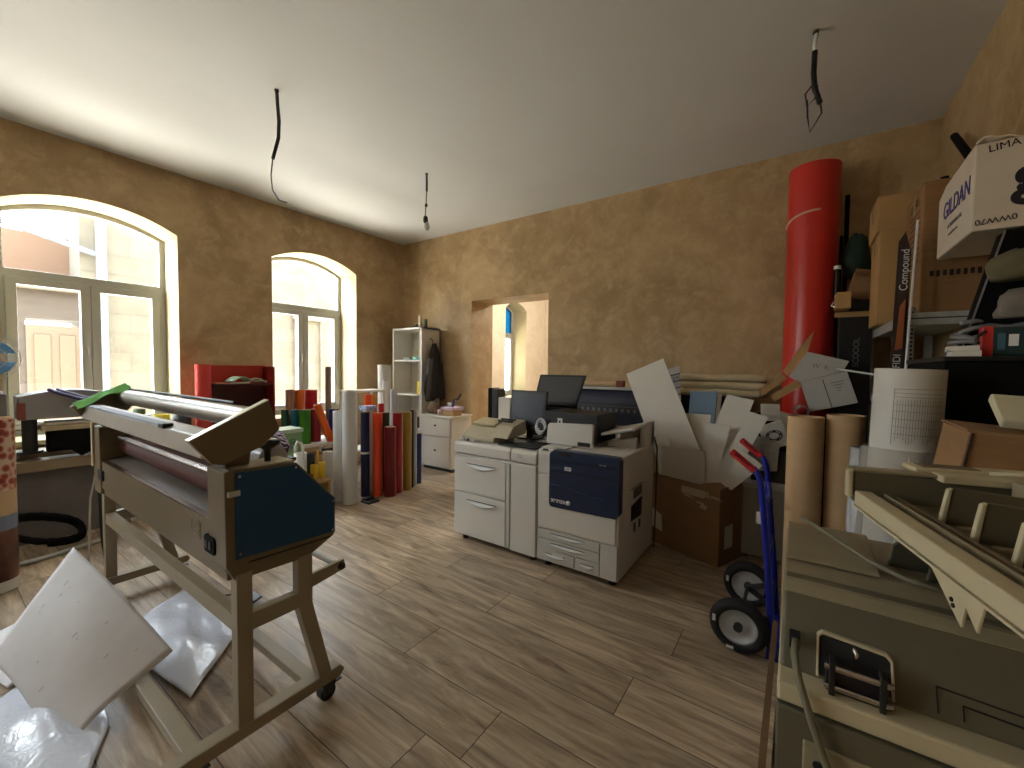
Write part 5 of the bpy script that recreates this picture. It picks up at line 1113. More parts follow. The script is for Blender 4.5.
for y, s in ((2.47, -1), (2.985, 1)):
    w_e = bpy.data.objects.new('wheel', None); COL.objects.link(w_e); w_e.parent = tk; w_e.location = Vector((-0.225, y, 0.142)) - tk.location
    T = Matrix.Translation((-0.225, y, 0.142)) @ Matrix.Rotation(math.radians(90), 4, 'X')
    n = 32; mb = MB(T); prof = [(0.093, -0.032), (0.112, -0.036), (0.130, -0.028), (0.140, -0.012), (0.142, 0), (0.140, 0.012), (0.130, 0.028), (0.112, 0.036), (0.093, 0.032), (0.093, -0.032)]
    vs = [Vector((r*math.cos(2*math.pi*k/n), r*math.sin(2*math.pi*k/n), z)) for r, z in prof for k in range(n)]
    mb.add(vs, [(i*n+k, i*n+(k+1) % n, (i+1)*n+(k+1) % n, (i+1)*n+k) for i in range(len(prof)-1) for k in range(n)], True).build('tyre', mat('tyre rubber', (26, 26, 28), 0.7, bump=0.2, bscale=60), w_e)
    prof = [(0.001, 0.012), (0.03, 0.014), (0.045, 0.004), (0.070, 0.006), (0.078, 0.02), (0.094, 0.026), (0.094, -0.026), (0.078, -0.02), (0.070, -0.006), (0.045, -0.004), (0.03, -0.014), (0.001, -0.012)]
    vs = [Vector((r*math.cos(2*math.pi*k/n), r*math.sin(2*math.pi*k/n), z)) for r, z in prof for k in range(n)]
    MB(T).add(vs, [(i*n+k, i*n+(k+1) % n, (i+1)*n+(k+1) % n, (i+1)*n+k) for i in range(len(prof)-1) for k in range(n)], True).build('rim', mat('rim grey', (188, 190, 192), 0.45), w_e)
    MB(T).cyl((0, 0, 0.036), (0, 0, -0.036), 0.022, seg=16).build('hub', DGREY, w_e)
    MB(T).cbox((-0.115, 0.02, 0.034), (0.016, 0.035, 0.004)).build('sticker', PAPER, w_e); MB(T).cbox((-0.035, -0.112, 0.034), (0.035, 0.014, 0.004)).build('sticker', PAPER, w_e)

# ------------------------------------------------------------------ galvanised racking and the heap on the right
rk = thing('racking_unit', 'galvanised metal racking along the right wall holding cartons', 'shelf', (0.67, 3.95, 0))
RX0, RX1, RY0, RY1 = 0.47, 0.87, 3.16, 4.70
for (x, y, sx, sy) in ((RX0, RY0, 1, 1), (RX1, RY0, -1, 1), (RX0, RY1, 1, -1), (RX1, RY1, -1, -1)):
    p_ = MB().box((x, y, 0), (x+sx*0.045, y+sy*0.004, 1.86)).box((x, y, 0), (x+sx*0.004, y+sy*0.04, 1.86)).build('post', GALV, rk)
    hl = MB()
    if y == RY0 and x == RX0:
        for k in range(24): hl.cbox((x+0.034, y-0.0006, 1.30+0.023*k), (0.010, 0.001, 0.012))
        hl.build('slot_row', DARKGAP, p_)
for z in (0.30, 0.80, 1.28, 1.765):
    s_ = MB().box((RX0+0.006, RY0+0.006, z+0.03), (RX1-0.006, RY1-0.006, z+0.036)).build('shelf_deck', GALV, rk)
    MB().box((RX0, RY0-0.014, z-0.005), (RX1, RY0-0.002, z+0.03)).box((RX0, RY0-0.014, z+0.033), (RX1, RY0-0.002, z+0.062)).build('front_beam', GALV, s_)
    MB().box((RX0-0.012, RY0, z-0.005), (RX0-0.001, RY1, z+0.055)).build('side_beam', GALV, s_)
    MB().box((RX0, RY0-0.0155, z+0.028), (RX1, RY0-0.013, z+0.035)).build('beam_groove', DGREY, s_)
TOPZ = 1.823
def closed_box(name, label, a, b, m, yaw=0, tilt=0, flaps=True, cat='box', group=None):
    c = Vector(((a[0]+b[0])/2, (a[1]+b[1])/2, a[2])); t = thing(name, label, cat, c, group)
    T = Matrix.Translation(c) @ Matrix.Rotation(math.radians(yaw), 4, 'Z') @ Matrix.Rotation(math.radians(tilt), 4, 'Y')
    w, d, h_ = (b[0]-a[0])/2, (b[1]-a[1])/2, b[2]-a[2]
    MB(T).box((-w, -d, 0), (w, d, h_)).build('carton', m, t, 0.006)
    if flaps:
        MB(T).box((-w-0.002, -d-0.002, h_-0.004), (w+0.002, -0.002, h_+0.003)).build('lid_flap', m, t); MB(T).box((-w-0.002, 0.002, h_-0.004), (w+0.002, d+0.002, h_+0.003)).build('lid_flap', m, t)
        MB(T).box((-w-0.004, -0.022, h_-0.12), (-w-0.002, 0.022, h_+0.005)).build('tape', TAPE, t)
    return t, T, w, d, h_
INK = mat('dark ink', (40, 30, 34), 0.7)
INKB = mat('brown ink', (92, 62, 40), 0.7)
t, T, w, d, h_ = closed_box('storage_carton', 'large brown carton with printed text on top of the metal racking', (0.535, 3.20, TOPZ), (0.866, 3.66, 2.545), CARD)
for k in range(9):
    ln = 0.26-0.02*(k % 3)
    MB(T).box((-w-0.0015, -0.15, h_-0.13-0.035*k), (-w-0.0005, -0.15+ln, h_-0.118-0.035*k)).build('printed_line', INKB, t)
text('printed_text', 'LASERS', 0.07, T @ frame_M((-w-0.001, 0.0, h_-0.06), (0, -1, 0), (0, 0, 1)), INKB, t)
for k in range(11): MB(T).box((-0.13+0.026*k, -d-0.0015, 0.205-0.003*(k % 2)), (-0.115+0.026*k, -d-0.0003, 0.235)).build('printed_mark', INK, t)
closed_box('storage_carton', 'tall light brown carton behind the large carton on the racking', (0.415, 3.72, TOPZ), (0.80, 4.10, 2.44), CARD_L)
closed_box('storage_carton', 'brown carton with overhanging lid, highest at the back of the racking', (0.40, 3.74, 2.445), (0.85, 4.14, 2.68), CARD_L)
sm = thing('open_small_carton', 'small open brown carton left of the racking on the black carton', 'box', (0.35, 4.36, 2.06))
T = Matrix.Translation((0.355, 4.32, 2.075)) @ Matrix.Rotation(math.radians(14), 4, 'Y')
w = 0.07
MB(T).box((-w, -0.09, 0), (w, 0.09, 0.005)).box((-w, -0.09, 0.005), (-w+0.005, 0.09, 0.22)).box((w-0.005, -0.09, 0.005), (w, 0.09, 0.30)).box((-w+0.005, 0.085, 0.005), (w-0.005, 0.09, 0.26)).box((-w+0.005, -0.09, 0.005), (w-0.005, -0.085, 0.17)).build('carton', CARD, sm)
# tall black carton, poles, green bag
bk = thing('black_carton', 'tall black carton with white vertical lettering beside the red roll', 'box', (0.35, 4.45, 0))
MB().box((0.245, 4.22, 0), (0.45, 4.60, 2.06)).build('carton', BLACK, bk, 0.004)
text('lettering', 'SCOOOL', 0.055, frame_M((0.36, 4.2185, 1.65), (0, 0, 1), (-1, 0, 0)), MGREY, bk)
closed_box('flat_carton', 'flat brown carton lying across the black carton near the red roll', (0.21, 4.0, 1.975), (0.30, 4.20, 2.10), CARD_L, flaps=False)
bpy.data.objects['flat_carton'].location.z += 0.0
MB().box((0.215, 4.205, 1.93), (0.45, 4.215, 1.97)).build('bracket', CARD_L, bk, label='brown cardboard strip')
fgm = blob('green_bag', 'dark green bag hanging over the black carton', 'bag', (0.36, 4.50, 2.42), (0.10, 0.08, 0.22), mat('bottle green', (16, 44, 32), 0.7), 0.12, 12)
tag(MB().cyl((0.300, 4.66, 0.0), (0.300, 4.72, 3.05), 0.017, seg=12).build('black_pole', BLACKM), 'longer of two thin black poles right of the red roll', 'pole', 'black poles')
tag(MB().cyl((0.258, 4.68, 0.0), (0.262, 4.72, 2.70), 0.018, seg=12).build('black_pole', BLACKM), 'shorter of two thin black poles right of the red roll', 'pole', 'black poles')
cl = thing('metal_clamp', 'small white and steel clamp hanging in front of the black poles', 'clamp', (0.235, 4.3, 2.1))
MB().cyl((0.228, 4.36, 2.10), (0.228, 4.36, 2.34), 0.020, seg=12).build('handle', BLACKG, cl); MB().cyl((0.228, 4.36, 2.34), (0.228, 4.36, 2.37), 0.026, seg=14).build('cap', WHITEG, cl)
MB().tube([(0.228, 4.36, 2.10), (0.20, 4.34, 2.04), (0.235, 4.34, 2.02), (0.26, 4.34, 2.05)], 0.012).build('jaw', STEEL, cl)
# leaning lettered board and rods
lb = thing('lettered_board', 'narrow dark brown board with white vertical lettering leaning on the racking', 'board', (0.43, 3.3, 1.0))
DB = mat('dark brown board', (50, 32, 26), 0.6, var=0.1, scale=5)
q = [(0.383, 3.02, 0.50), (0.455, 3.02, 0.50), (0.480, 3.13, 2.16), (0.455, 3.13, 2.27), (0.428, 3.13, 2.22)]
MB().slab(q, 0.012).build('board', DB, lb)
text('lettering', 'Compound', 0.05, frame_M((0.455, 3.1035, 2.06), (0.02, 0.066, 1), (-1, 0, 0)), WHITEG, lb)
text('lettering', 'FIDI', 0.045, frame_M((0.436, 3.07, 1.56), (0.02, 0.066, 1), (-1, 0, 0)), WHITEG, lb)
MB().slab([(0.425, 3.066, 1.62), (0.455, 3.068, 1.63), (0.462, 3.086, 1.90), (0.44, 3.084, 1.86)], -0.004).build('flame_print', mat('burnt orange', (160, 90, 50), 0.6), lb)
tag(MB().cyl((0.440, 3.02, 0.5), (0.497, 3.10, 2.32), 0.006, seg=8).build('white_rod', WHITEG), 'thin white rod leaning in front of the dark lettered board', 'rod')
# give the two something to stand on
closed_box('black_crate', 'black crate on the floor at the foot of the racking', (0.36, 3.075, 0), (0.462, 3.15, 0.495), BLACKM, flaps=False)
tag(MB().cyl((0.23, 4.0, 1.52), (0.47, 3.6, 1.47), 0.007, seg=8).build('white_rod', WHITEG), 'thin white rod running from the small white carton to the racking', 'rod')
for k, (x0, y0, z0, x1, y1, z1, w, lab) in enumerate(((0.50, 3.20, 1.34, 0.86, 3.50, 1.34, 0.10, 'longest wooden offcut on the racking shelf'), (0.54, 3.19, 1.395, 0.84, 3.24, 1.43, 0.05, 'pale wooden offcut lying across the others'), (0.60, 3.22, 1.455, 0.87, 3.34, 1.46, 0.06, 'upper dark wooden offcut on the racking shelf'))):
    WD = mat('offcut wood', (160, 116, 66), 0.7, var=0.15, scale=6, stretch=(1, 8, 8))
    tag(MB().bar((x0, y0, z0), (x1, y1, z1), w, 0.045).build('wooden_offcut', WD), lab, 'wood', 'wooden offcuts on the racking')
closed_box('storage_carton', 'ochre carton on the middle shelf of the racking', (0.53, 3.30, 1.36), (0.80, 3.62, 1.52), CARD_L)
# big printed white drum roll with clear wrap
dr_ = thing('printed_roll', 'big white paper roll printed with a grey grid and wrapped in clear film', 'roll', (0.37, 2.24, 0))
MB().cyl((0.322, 2.24, 0), (0.359, 2.25, 1.512), 0.106, seg=40).build('paper_roll', mat('white wrapping', (204, 202, 196), 0.5, var=0.05, scale=5), dr_)
gm = mat('grey print', (140, 138, 132), 0.6)
def cylpt(a, z, r=0.1066):
    k = z/1.512; return Vector((0.322+0.037*k + r*math.sin(a), 2.24+0.01*k - r*math.cos(a), z))
mb = MB()
def cyl_line(a0, z0, a1, z1, th):
    n = max(2, int(abs(a1-a0)/0.12)+1)
    for i in range(n):
        u0, u1 = i/n, (i+1)/n
        p = cylpt(a0+(a1-a0)*u0, z0+(z1-z0)*u0); q = cylpt(a0+(a1-a0)*u1, z0+(z1-z0)*u1)
        mb.tube([p, q], th, seg=4)
for k in range(19): cyl_line(-0.42+0.075*k, 1.395, -0.42+0.075*k, 1.235+0.012*math.sin(k), 0.0007)
for z in (1.42, 1.405, 1.375, 1.35, 1.32, 1.29, 1.262): cyl_line(-0.5, z, 1.0, z-0.004, 0.0008)
cyl_line(-0.52, 1.435, -0.52, 1.22, 0.0008); cyl_line(-0.55, 1.435, 1.0, 1.435, 0.0009)
g1 = mb.build('printed_grid', gm, dr_)
mb = MB()
for k in range(16): cyl_line(-0.35+0.075*k, 1.13, -0.38+0.075*k, 0.88, 0.0007)
for z in (1.14, 1.10, 1.05, 1.0, 0.95, 0.90): cyl_line(-0.42, z, 0.9, z-0.004, 0.0008)
mb.build('printed_grid', gm, dr_)
WRAP = film_mat('clear wrap', (200, 194, 182), 0.22, 0.12)
MB().grid(lambda u, v: cylpt(2*math.pi*u, 0.75+0.45*v, 0.1105+0.006*math.sin(13*u*6.28+5*v)*math.sin(9*v)+0.02*max(0, math.cos(2*math.pi*u+1.35))**6), 60, 18).build('clear_film', WRAP, dr_, solid=0.0006)
fl2 = thing('wrapped_roll', 'narrow white roll in shiny clear film behind the big printed roll', 'roll', (0.225, 2.42, 0))
MB().cyl((0.245, 2.42, 0), (0.25, 2.42, 1.10), 0.040, seg=20).build('white_core', WHITEG, fl2)
MB().grid(lambda u, v: Vector((0.2475+(0.045+0.006*math.sin(8*u*6.28+11*v))*math.cos(2*math.pi*u), 2.42+(0.045+0.006*math.sin(5*u*6.28+7*v))*math.sin(2*math.pi*u), 0.02+1.14*v)), 32, 24).build('clear_film', film_mat('shiny film', (214, 216, 218), 0.45, 0.08), fl2, solid=0.0006)
# black cabinet, slanted black case, things on them
bc_ = thing('black_cabinet', 'black cabinet beside the racking at the right edge', 'cabinet', (0.68, 2.7, 0))
MB().prism([(0.44, 0), (0.478, 1.545), (0.88, 1.545), (0.88, 0)], 'y', 2.36, 3.06).build('body', BLACKM, bc_, 0.006)
MB().box((0.472, 2.35, 1.545), (0.88, 3.07, 1.565)).build('top', BLACK, bc_, 0.004)
bs = thing('slanted_case', 'tall black case with a slanted silver-edged side beneath the white box', 'case', (0.75, 2.9, 1.565))
MB().prism([(0.575, 1.567), (0.690, 2.10), (0.88, 2.10), (0.88, 1.567)], 'y', 2.62, 2.72).build('case', BLACKM, bs, 0.004)
MB().bar((0.573, 2.615, 1.57), (0.688, 2.615, 2.10), 0.006, 0.006).build('silver_edge', MGREY, bs)
gi = thing('white_carton', 'white carton with blue lettering and marker writing at the top right corner', 'box', (0.74, 2.9, 2.1))
x0, y0, y1, z0, z1 = 0.585, 2.60, 3.15, 2.105, 2.475
WC = mat('white printed carton', (216, 206, 192), 0.7, var=0.04, scale=6)
MB().prism([(y0, z0), (y1, z0), (y1, z1-0.06), (y1-0.12, z1-0.02), (y0+0.03, z1), (y0, z1-0.005)], 'x', x0, 0.88).build('carton', WC, gi, 0.006)
MB().grid(lambda u, v: Vector((x0+0.005+0.27*u, y0-0.012+0.03*v, z1+0.004+0.012*math.sin(11*u)*(1-v)+0.006*math.sin(23*u))), 16, 3).build('torn_flap', WC, gi, solid=0.004)
GB = mat('royal blue ink', (42, 36, 128), 0.5)
text('lettering', 'GILDAN', 0.115, frame_M((x0-0.001, 2.84, 2.315), (0, -1, 0), (0, 0, 1)), GB, gi, sx=0.98, bold=0.0012)
text('small_print', 'ACTIVEWEAR SRL', 0.028, frame_M((x0-0.001, 2.85, 2.225), (0, -1, 0), (0, 0, 1)), MGREY, gi)
text('small_print', 'www.gildan.com', 0.022, frame_M((x0-0.001, 2.87, 2.185), (0, -1, 0), (0, 0, 1)), MGREY, gi)
text('marker_writing', 'LIMA', 0.042, frame_M((0.668, y0-0.001, 2.445), (1, 0, 0.12), (0, 0, 1)), INK, gi)
text('marker_writing', '0WW70', 0.034, frame_M((0.655, y0-0.001, 2.145), (-1, 0, -0.08), (0, 0, -1)), INK, gi)
text('lettering', 'g', 0.22, frame_M((0.745, y0-0.001, 2.31), (1, 0, 0), (0, 0, 1)), mat('near black navy', (26, 26, 44), 0.5), gi, bold=0.005)
MB().box((0.745, y0-0.003, 2.215), (0.80, y0-0.0008, 2.30)).build('brown_patch', CARD_D, gi)
tag(MB().cyl((0.83, 4.15, 3.14), (0.78, 3.30, 2.56), 0.022, seg=12).build('black_pole', BLACKM), 'black pole leaning from the right wall onto the large brown carton', 'pole')
tag(MB().cyl((0.66, 3.45, 2.551), (0.66, 3.45, 2.64), 0.018, seg=10).build('dark_peg', BLACKM), 'short dark peg standing on the large brown carton', 'peg')
# things on the black cabinet
zc = 1.566
tc_ = thing('meter_case', 'teal and red electrical meter with a white label on the black cabinet', 'meter', (0.60, 2.45, zc))
T = Matrix.Translation((0.60, 2.42, zc)) @ Matrix.Rotation(math.radians(-8), 4, 'Z')
MB(T).box((0, 0, 0.0), (0.15, 0.08, 0.115)).build('body', mat('dark teal plastic', (24, 52, 54), 0.4), tc_, 0.008)
MB(T).box((-0.012, -0.004, 0), (0.022, 0.084, 0.118)).build('red_end', mat('signal red', (192, 44, 44), 0.4), tc_, 0.006)
MB(T).box((0.060, -0.003, 0.04), (0.085, 0.0, 0.085)).build('white_label', WHITEG, tc_); MB(T).box((0.032, -0.003, 0.025), (0.052, 0.0, 0.09)).build('blue_label', mat('petrol blue', (60, 100, 120), 0.4), tc_)
MB().tube([(0.60, 2.42, zc+0.10), (0.575, 2.40, zc+0.08), (0.57, 2.395, zc+0.06), (0.575, 2.39, zc+0.05)], 0.006).build('lead', BLACK, tc_)
st = MB().slab([(0.503, 2.39, zc), (0.580, 2.37, zc), (0.587, 2.50, zc), (0.515, 2.52, zc)], 0.022).slab([(0.495, 2.385, zc+0.023), (0.575, 2.37, zc+0.023), (0.582, 2.49, zc+0.023), (0.507, 2.51, zc+0.023)], 0.018).build('paper_stack', PAPER); tag(st, 'small stack of white leaflets left of the meter on the black cabinet', 'paper')
mb = MB()
for k in range(6):
    mb.tube([(0.52+0.05*i+0.01*k, 2.56+0.02*math.sin(i*1.4+k)+0.012*k, zc+0.014+0.022*k+0.035*abs(math.sin(i*0.7+k*0.8))) for i in range(7)], 0.010, seg=8)
tag(mb.build('cable_bundle', MGREY), 'heap of grey cables behind the meter on the black cabinet', 'cable')
blob('grey_gloves', 'crumpled grey fabric on the cable heap at the right edge', 'cloth', (0.73, 2.50, zc+0.20), (0.09, 0.05, 0.075), mat('ash grey cloth', (118, 112, 104), 0.9, var=0.15, scale=25), 0.22, 15)
blob('olive_cloth', 'rolled olive cloth above the grey fabric at the right edge', 'cloth', (0.71, 2.56, zc+0.36), (0.085, 0.06, 0.075), mat('olive cloth', (104, 98, 74), 0.9, var=0.12, scale=20), 0.1, 17)
# brown carton on a low stand behind the beige machine
lw = thing('low_chest', 'beige chest under the brown carton behind the sorting machine', 'chest', (0.62, 1.95, 0))
MB().box((0.36, 1.76, 0), (0.87, 2.10, 1.02)).build('chest', BEIGE_D, lw, 0.006); MB().box((0.35, 1.75, 1.02), (0.88, 2.11, 1.04)).build('top', BEIGE, lw, 0.003)
bb = thing('brown_carton', 'brown carton with a bright left side behind the sorting machine', 'box', (0.6, 1.9, 1.04))
mb = MB(); mb.prism([(0.385, 1.041), (0.425, 1.325), (0.88, 1.285), (0.88, 1.041)], 'y', 1.80, 2.08); mb.build('carton', CARD, bb, 0.004)
MB().slab([(0.42, 1.80, 1.325), (0.88, 1.80, 1.285), (0.88, 2.08, 1.29), (0.42, 2.08, 1.33)], 0.006).build('lid_flap', CARD_D, bb)
MB().bar((0.391, 1.797, 1.045), (0.430, 1.797, 1.32), 0.008, 0.004).build('edge_crease', INK, bb)
tag(MB().slab([(0.50, 1.86, 1.335), (0.64, 1.86, 1.325), (0.66, 1.99, 1.40), (0.505, 1.99, 1.41)], 0.03).build('cream_box', mat('cream packet', (202, 196, 168), 0.7), None, 0.006), 'cream paper packet lying on the brown carton', 'packet')
blob('cream_bag', 'crumpled cream bag at the right frame edge on the brown carton', 'bag', (0.66, 1.84, 1.40), (0.07, 0.05, 0.09), mat('cream bag', (204, 196, 170), 0.8), 0.18, 21)

# ------------------------------------------------------------------ sorting / folding machine in the foreground
mc = thing('folding_machine', 'large beige paper folding machine with metal latch filling the lower right corner', 'machine', (0.42, 1.32, 0))
MX0, MX1 = -0.016, 0.872
MB().prism([(1.105, 0.838), (1.172, 0.975), (1.195, 0.992), (1.215, 0.999), (1.60, 1.0), (1.60, 0.80), (1.105, 0.80)], 'x', MX0, MX1).build('upper_cover', BEIGE_D, mc, 0.008, seg=3)
MB().prism([(1.172, 0.978), (1.195, 0.996), (1.30, 1.004), (1.595, 1.006), (1.595, 0.999), (1.30, 0.997), (1.198, 0.988), (1.176, 0.973)], 'x', MX0+0.002, MX1-0.002).build('top_skin', BEIGE, mc, 0.002)
MB().box((MX0-0.003, 1.045, 0.790), (MX1, 1.60, 0.832)).build('light_band', BEIGE_L, mc, 0.006)
MB().box((MX0-0.003, 1.037, 0.635), (MX1, 1.60, 0.786)).build('lower_body', BEIGE_D, mc, 0.005)
MB().box((MX0-0.008, 1.05, 0.30), (MX1, 1.60, 0.630)).build('base_body', BEIGE_L, mc, 0.005)
MB().box((0.03, 1.031, 0.642), (0.60, 1.038, 0.735)).build('inset_panel', BEIGE, mc, 0.004)
MB().cyl((0.055, 1.027, 0.695), (0.055, 1.033, 0.695), 0.008, seg=16).build('dark_hole', DARKGAP, mc)
for k in range(5): MB().box((0.10+0.012*k, 1.045, 0.595), (0.106+0.012*k, 1.052, 0.615)).build('vent_slot', DARKGAP, mc)
for (p, q) in (((0.20, 0.845), (0.20, 0.885)), ((0.20, 0.885), (0.33, 0.880)), ((0.33, 0.880), (0.33, 0.845)), ((0.235, 0.845), (0.235, 0.868)), ((0.235, 0.868), (0.33, 0.864))):
    def fy(z): return 1.105+0.067*(z-0.842)/0.133
    MB().bar((p[0]+0.04, fy(p[1])-0.001, p[1]), (q[0]+0.04, fy(q[1])-0.001, q[1]), 0.002, 0.003, up=(0, 1, 0)).build('hinge_line', DARKGAP, mc)
# latch in a framed recess
SHR = Matrix(((1,0,0,0),(0,1,0.504,-0.842*0.504),(0,0,1,0),(0,0,0,1)))
lt_ = MB(SHR).prism([(0.050, 0.840), (0.050, 0.914), (0.060, 0.922), (0.168, 0.915), (0.178, 0.905), (0.178, 0.840), (0.173, 0.840), (0.173, 0.901), (0.165, 0.909), (0.062, 0.916), (0.055, 0.910), (0.055, 0.840)], 'y', 1.097, 1.115).build('latch_frame', BEIGE_L, mc, 0.002)
MB(SHR).box((0.055, 1.102, 0.845), (0.173, 1.112, 0.910)).build('latch_recess', DARKGAP, mc)
la = MB().box((0.066, 1.075, 0.802), (0.164, 1.100, 0.890)).build('latch_plate', mat('gunmetal', (46, 40, 44), 0.35, 0.5), mc, 0.003)
for x in (0.070, 0.150): MB().box((x, 1.060, 0.790), (x+0.010, 1.095, 0.902)).build('latch_arm', BLACK, la, 0.002)
MB().cyl((0.062, 1.070, 0.885), (0.170, 1.070, 0.885), 0.006, seg=12).cyl((0.062, 1.070, 0.845), (0.170, 1.070, 0.845), 0.006, seg=12).build('latch_rod', STEEL, la)
MB().tube([(0.112, 1.092, 0.905), (0.114, 1.085, 0.912), (0.114, 1.082, 0.922), (0.110, 1.09, 0.928)], 0.004).build('latch_screw', STEEL, la)
MB().box((0.076, 1.052, 0.790), (0.148, 1.075, 0.812)).build('latch_block', BEIGE_L, mc, 0.002)
cbm = MB().tube([(0.012, 1.095, 0.905), (0.010, 1.06, 0.893), (0.018, 1.035, 0.86), (0.045, 1.02, 0.78), (0.075, 1.01, 0.70), (0.095, 1.0, 0.62), (0.105, 1.0, 0.45)], 0.0075, seg=12).build('machine_cable', mat('grey green cable', (112, 106, 84), 0.5)); tag(cbm, 'grey cable hanging in front of the folding machine', 'cable')
MB().box((0.0, 1.097, 0.885), (0.020, 1.12, 0.915)).build('cable_hole', DARKGAP, mc)
wd = thing('machine_stand', 'brown wooden stand with a side board under the folding machine', 'stand', (0.4, 1.3, 0))
WDK = mat('stand wood', (110, 86, 60), 0.6, var=0.12, scale=4, stretch=(1, 1, 6))
MB().box((-0.03, 1.03, 0.26), (0.87, 1.62, 0.298)).build('top', WDK, wd, 0.003)
for (x, y) in ((-0.02, 1.04), (0.82, 1.04), (-0.02, 1.57), (0.82, 1.57)): MB().box((x, y, 0), (x+0.04, y+0.04, 0.26)).build('leg', WDK, wd)
MB().slab([(-0.075, 1.03, 0.0), (-0.045, 1.03, 0.70), (-0.045, 1.55, 0.70), (-0.075, 1.55, 0.0)], 0.014, (1, 0, 0)).build('side_board', WDK, wd)
# cable lying on top of the machine
tag(MB().tube([(0.020, 1.50, 1.06), (0.05, 1.47, 1.055), (0.10, 1.42, 1.04), (0.16, 1.36, 1.022), (0.22, 1.31, 1.015), (0.30, 1.28, 1.015)], 0.006, seg=10).build('top_cable', mat('grey green cable', (112, 106, 84), 0.5)), 'grey cable lying across the top cover of the folding machine', 'cable')
MB().slab([(-0.014, 1.30, 1.007), (0.175, 1.30, 1.007), (0.175, 1.56, 1.022), (-0.014, 1.56, 1.022)], 0.006).build('rear_cover', BEIGE, mc, 0.003)
# lower rounded dividers
for k in range(4):
    x = 0.20+0.062*k; y = 1.40-0.05*k
    pl_ = [(x, 1.007), (x+0.008, 1.062), (x+0.022, 1.075), (x+0.12, 1.065), (x+0.13, 1.007)]
    MB().prism(pl_, 'y', y, y+0.012).build('divider', mat('dark olive plastic', (64, 62, 48), 0.5), mc, 0.003)
# tilted sorter tray above, running towards the camera
A = Vector((0.124, 1.351, 1.2)); U = Vector((0.224, -0.975, 0)).normalized(); V = Vector((0.975, 0.224, 0)).normalized(); W = Vector((0, 0, 1))
TT = Matrix(((U.x, V.x, 0, A.x), (U.y, V.y, 0, A.y), (0, 0, 1, A.z), (0, 0, 0, 1)))
tr = thing('sorter_tray', 'open beige sorter tray with upright dividers fixed above the folding machine', 'tray', A + U*0.3 + V*0.15)
TL, TW = 0.62, 0.46
MB(TT).box((0, 0, -0.035), (TL, 0.035, 0.0)).build('front_rail', BEIGE_L, tr, 0.003)
MB(TT).box((0.0, -0.002, -0.042), (TL, 0.03, -0.037)).build('rail_lip', BEIGE_L, tr, 0.001)
for k, (v0, v1, zz) in enumerate(((0.037, 0.050, -0.008), (0.055, 0.060, 0.0), (0.075, 0.085, -0.004))): MB(TT).box((0.01, v0, zz-0.02), (TL, v1, zz)).build('inner_rail', FRAME_D if k != 1 else BEIGE, tr, 0.001)
MB(TT).box((0, 0.035, -0.03), (TL, TW, -0.022)).build('tray_floor', BEIGE_D, tr)
MB(TT).prism([(-0.02, -0.028), (-0.02, 0.052), (0.012, 0.058), (0.012, -0.028)], 'y', -0.012, TW) if False else None
ew = MB(TT).prism([(0.0, -0.03), (0.0, 0.048), (0.26, 0.040), (TW, 0.02), (TW, -0.03)], 'x', -0.022, -0.004).build('end_wall', BEIGE_D, tr, 0.003)
MB(TT).box((-0.045, -0.004, 0.046), (-0.002, 0.20, 0.054)).build('end_ledge', BEIGE, tr, 0.003)
MB(TT).box((-0.025, -0.014, -0.02), (-0.0, -0.002, 0.050)).build('end_cap', BEIGE_L, tr, 0.004)
MB(TT).box((-0.10, 0.13, 0.050), (-0.03, 0.40, 0.064)).box((-0.03, 0.16, 0.040), (0.02, 0.40, 0.058)).build('back_frame', BEIGE_L, tr, 0.004)
MB(TT).box((-0.09, 0.15, 0.060), (-0.045, 0.26, 0.066)).build('frame_opening', FRAME_D, tr, 0.002)
MB(TT).box((0.03, 0.27, 0.02), (0.16, 0.31, 0.060)).build('hinge_block', BEIGE, tr, 0.004)
MB(TT).tube([(0.0, 0.25, 0.068), (0.02, 0.30, 0.074), (0.05, 0.33, 0.070)], 0.005).build('hinge_pin', BEIGE_L, tr)
for k, u in enumerate((0.14, 0.245, 0.35, 0.455)):
    dv = MB(TT).prism([(0.10, -0.022), (0.112, 0.052), (0.12, 0.058), (TW-0.02, 0.035), (TW-0.02, -0.022)], 'x', u, u+0.006).build('divider', BEIGE_D, tr, 0.002)
    MB(TT).prism([(0.098, -0.022), (0.110, 0.054), (0.118, 0.058), (0.108, -0.022)], 'x', u-0.003, u+0.009).build('divider_edge', BEIGE_L, dv, 0.002)
    MB(TT).box((u+0.02, 0.12, -0.022), (u+0.04, 0.30, -0.016)).build('guide_strip', BEIGE, tr, 0.001)
MB(TT).prism([(0.33, -0.042), (0.425, -0.105), (0.434, -0.068), (0.462, -0.092), (0.476, -0.042)], 'y', 0.004, 0.008).build('bracket', BEIGE_L, tr, 0.001)
for (u, z) in ((0.40, -0.072), (0.405, -0.080)): MB(TT).cyl((u, 0.002, z), (u, 0.006, z), 0.004, seg=8).build('screw', DARKGAP, tr)
MB(TT).box((0.02, 0.20, -0.20), (0.06, 0.24, -0.03)).build('support_post', BEIGE_D, tr, 0.003)

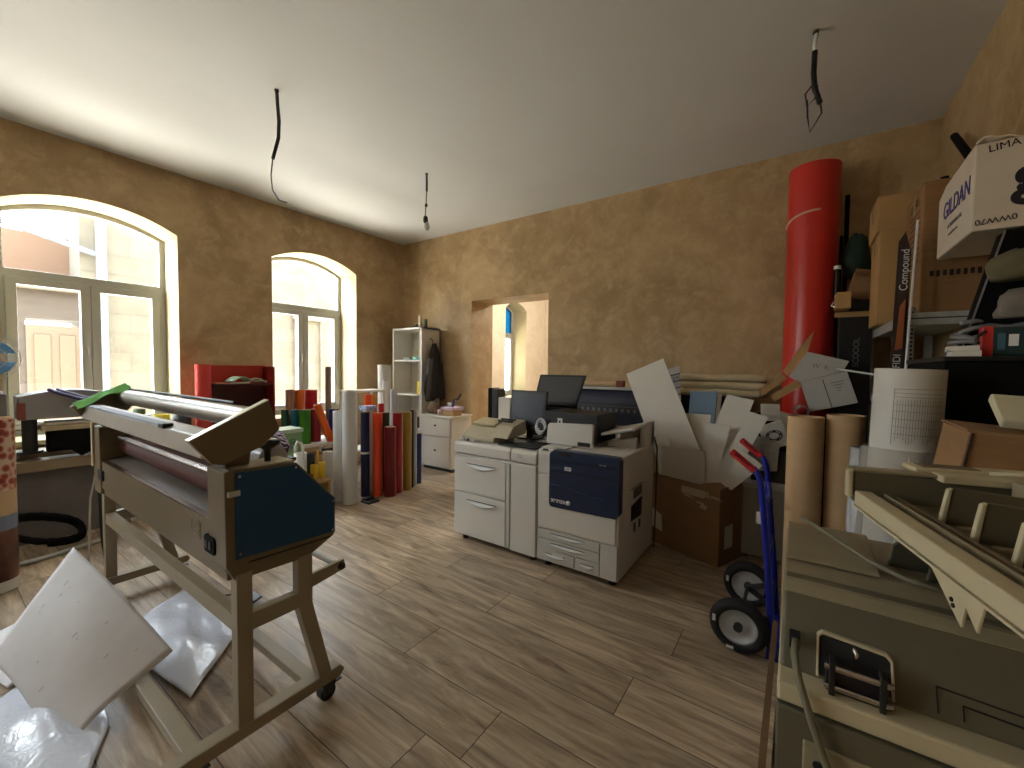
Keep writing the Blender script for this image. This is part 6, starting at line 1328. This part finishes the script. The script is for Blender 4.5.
# ------------------------------------------------------------------ loose ceiling wires
def ceiling_wire(label, x, y, pts, parts):
    t = thing('ceiling_wire', label, 'wire', (x, y, H))
    MB().cyl((x, y, H-0.012), (x, y, H), 0.016, seg=16).build('ceiling_hole_cap', mat('grey cap', (90, 88, 84), 0.7), t)
    for nm, m, r, pp in parts: MB().tube([(x+a, y+b, H+c) for a, b, c in pp], r, seg=8).build(nm, m, t)
    return t
ceiling_wire('long curved black ceiling wire hanging nearest the big window', -3.29, 1.60, None, [
    ('black_sheath', BLACK, 0.013, [(0, 0, 0), (0.01, 0, -0.10), (0.03, 0, -0.24), (0.02, 0, -0.36), (-0.05, 0, -0.46), (-0.07, 0, -0.49)]),
    ('thin_core', DGREY, 0.005, [(-0.07, 0, -0.48), (-0.10, 0, -0.60), (-0.08, 0, -0.72), (0.02, 0, -0.82), (0.13, 0, -0.86)])])
w2 = ceiling_wire('short ceiling wire ending in a bare bulb between the window and the doorway', -3.34, 3.17, None, [
    ('black_sheath', BLACK, 0.011, [(0, 0, 0), (0.003, 0, -0.10), (0.002, 0, -0.19)]),
    ('thin_core', MGREY, 0.006, [(0.002, 0, -0.18), (-0.005, 0, -0.30), (-0.02, 0, -0.44)])])
MB().cyl((-3.345, 3.17, H-0.32), (-3.345, 3.17, H-0.35), 0.014, seg=10).build('connector', BLACK, w2)
MB().lathe([(0.012, 0.075), (0.024, 0.06), (0.026, 0.02), (0.018, 0)], (-3.355, 3.17, H-0.52)).build('lamp_socket', BLACK, w2)
MB().lathe([(0.004, -0.09), (0.022, -0.08), (0.03, -0.055), (0.026, -0.03), (0.014, 0.0)], (-3.335, 3.17, H-0.515)).build('light_bulb', mat('frosted bulb', (196, 194, 182), 0.2), w2)
ceiling_wire('ceiling wire with a looped bare end hanging at the right', 0.015, 3.17, None, [
    ('white_tape', WHITEG, 0.012, [(0.005, 0, -0.02), (-0.003, 0, -0.07), (0.0, 0, -0.13)]),
    ('black_sheath', BLACK, 0.015, [(0.0, 0, -0.12), (-0.002, 0, -0.25), (0.006, 0, -0.34), (0.035, 0, -0.44)]),
    ('thin_loop', DGREY, 0.005, [(0.0, 0, -0.31), (-0.04, 0, -0.36), (-0.03, 0, -0.44), (0.01, 0, -0.40), (0.02, 0, -0.33)]),
    ('thin_core', DGREY, 0.005, [(0.035, 0, -0.43), (0.045, 0, -0.50), (-0.01, 0, -0.60), (-0.025, 0, -0.50), (-0.03, 0, -0.40)])])
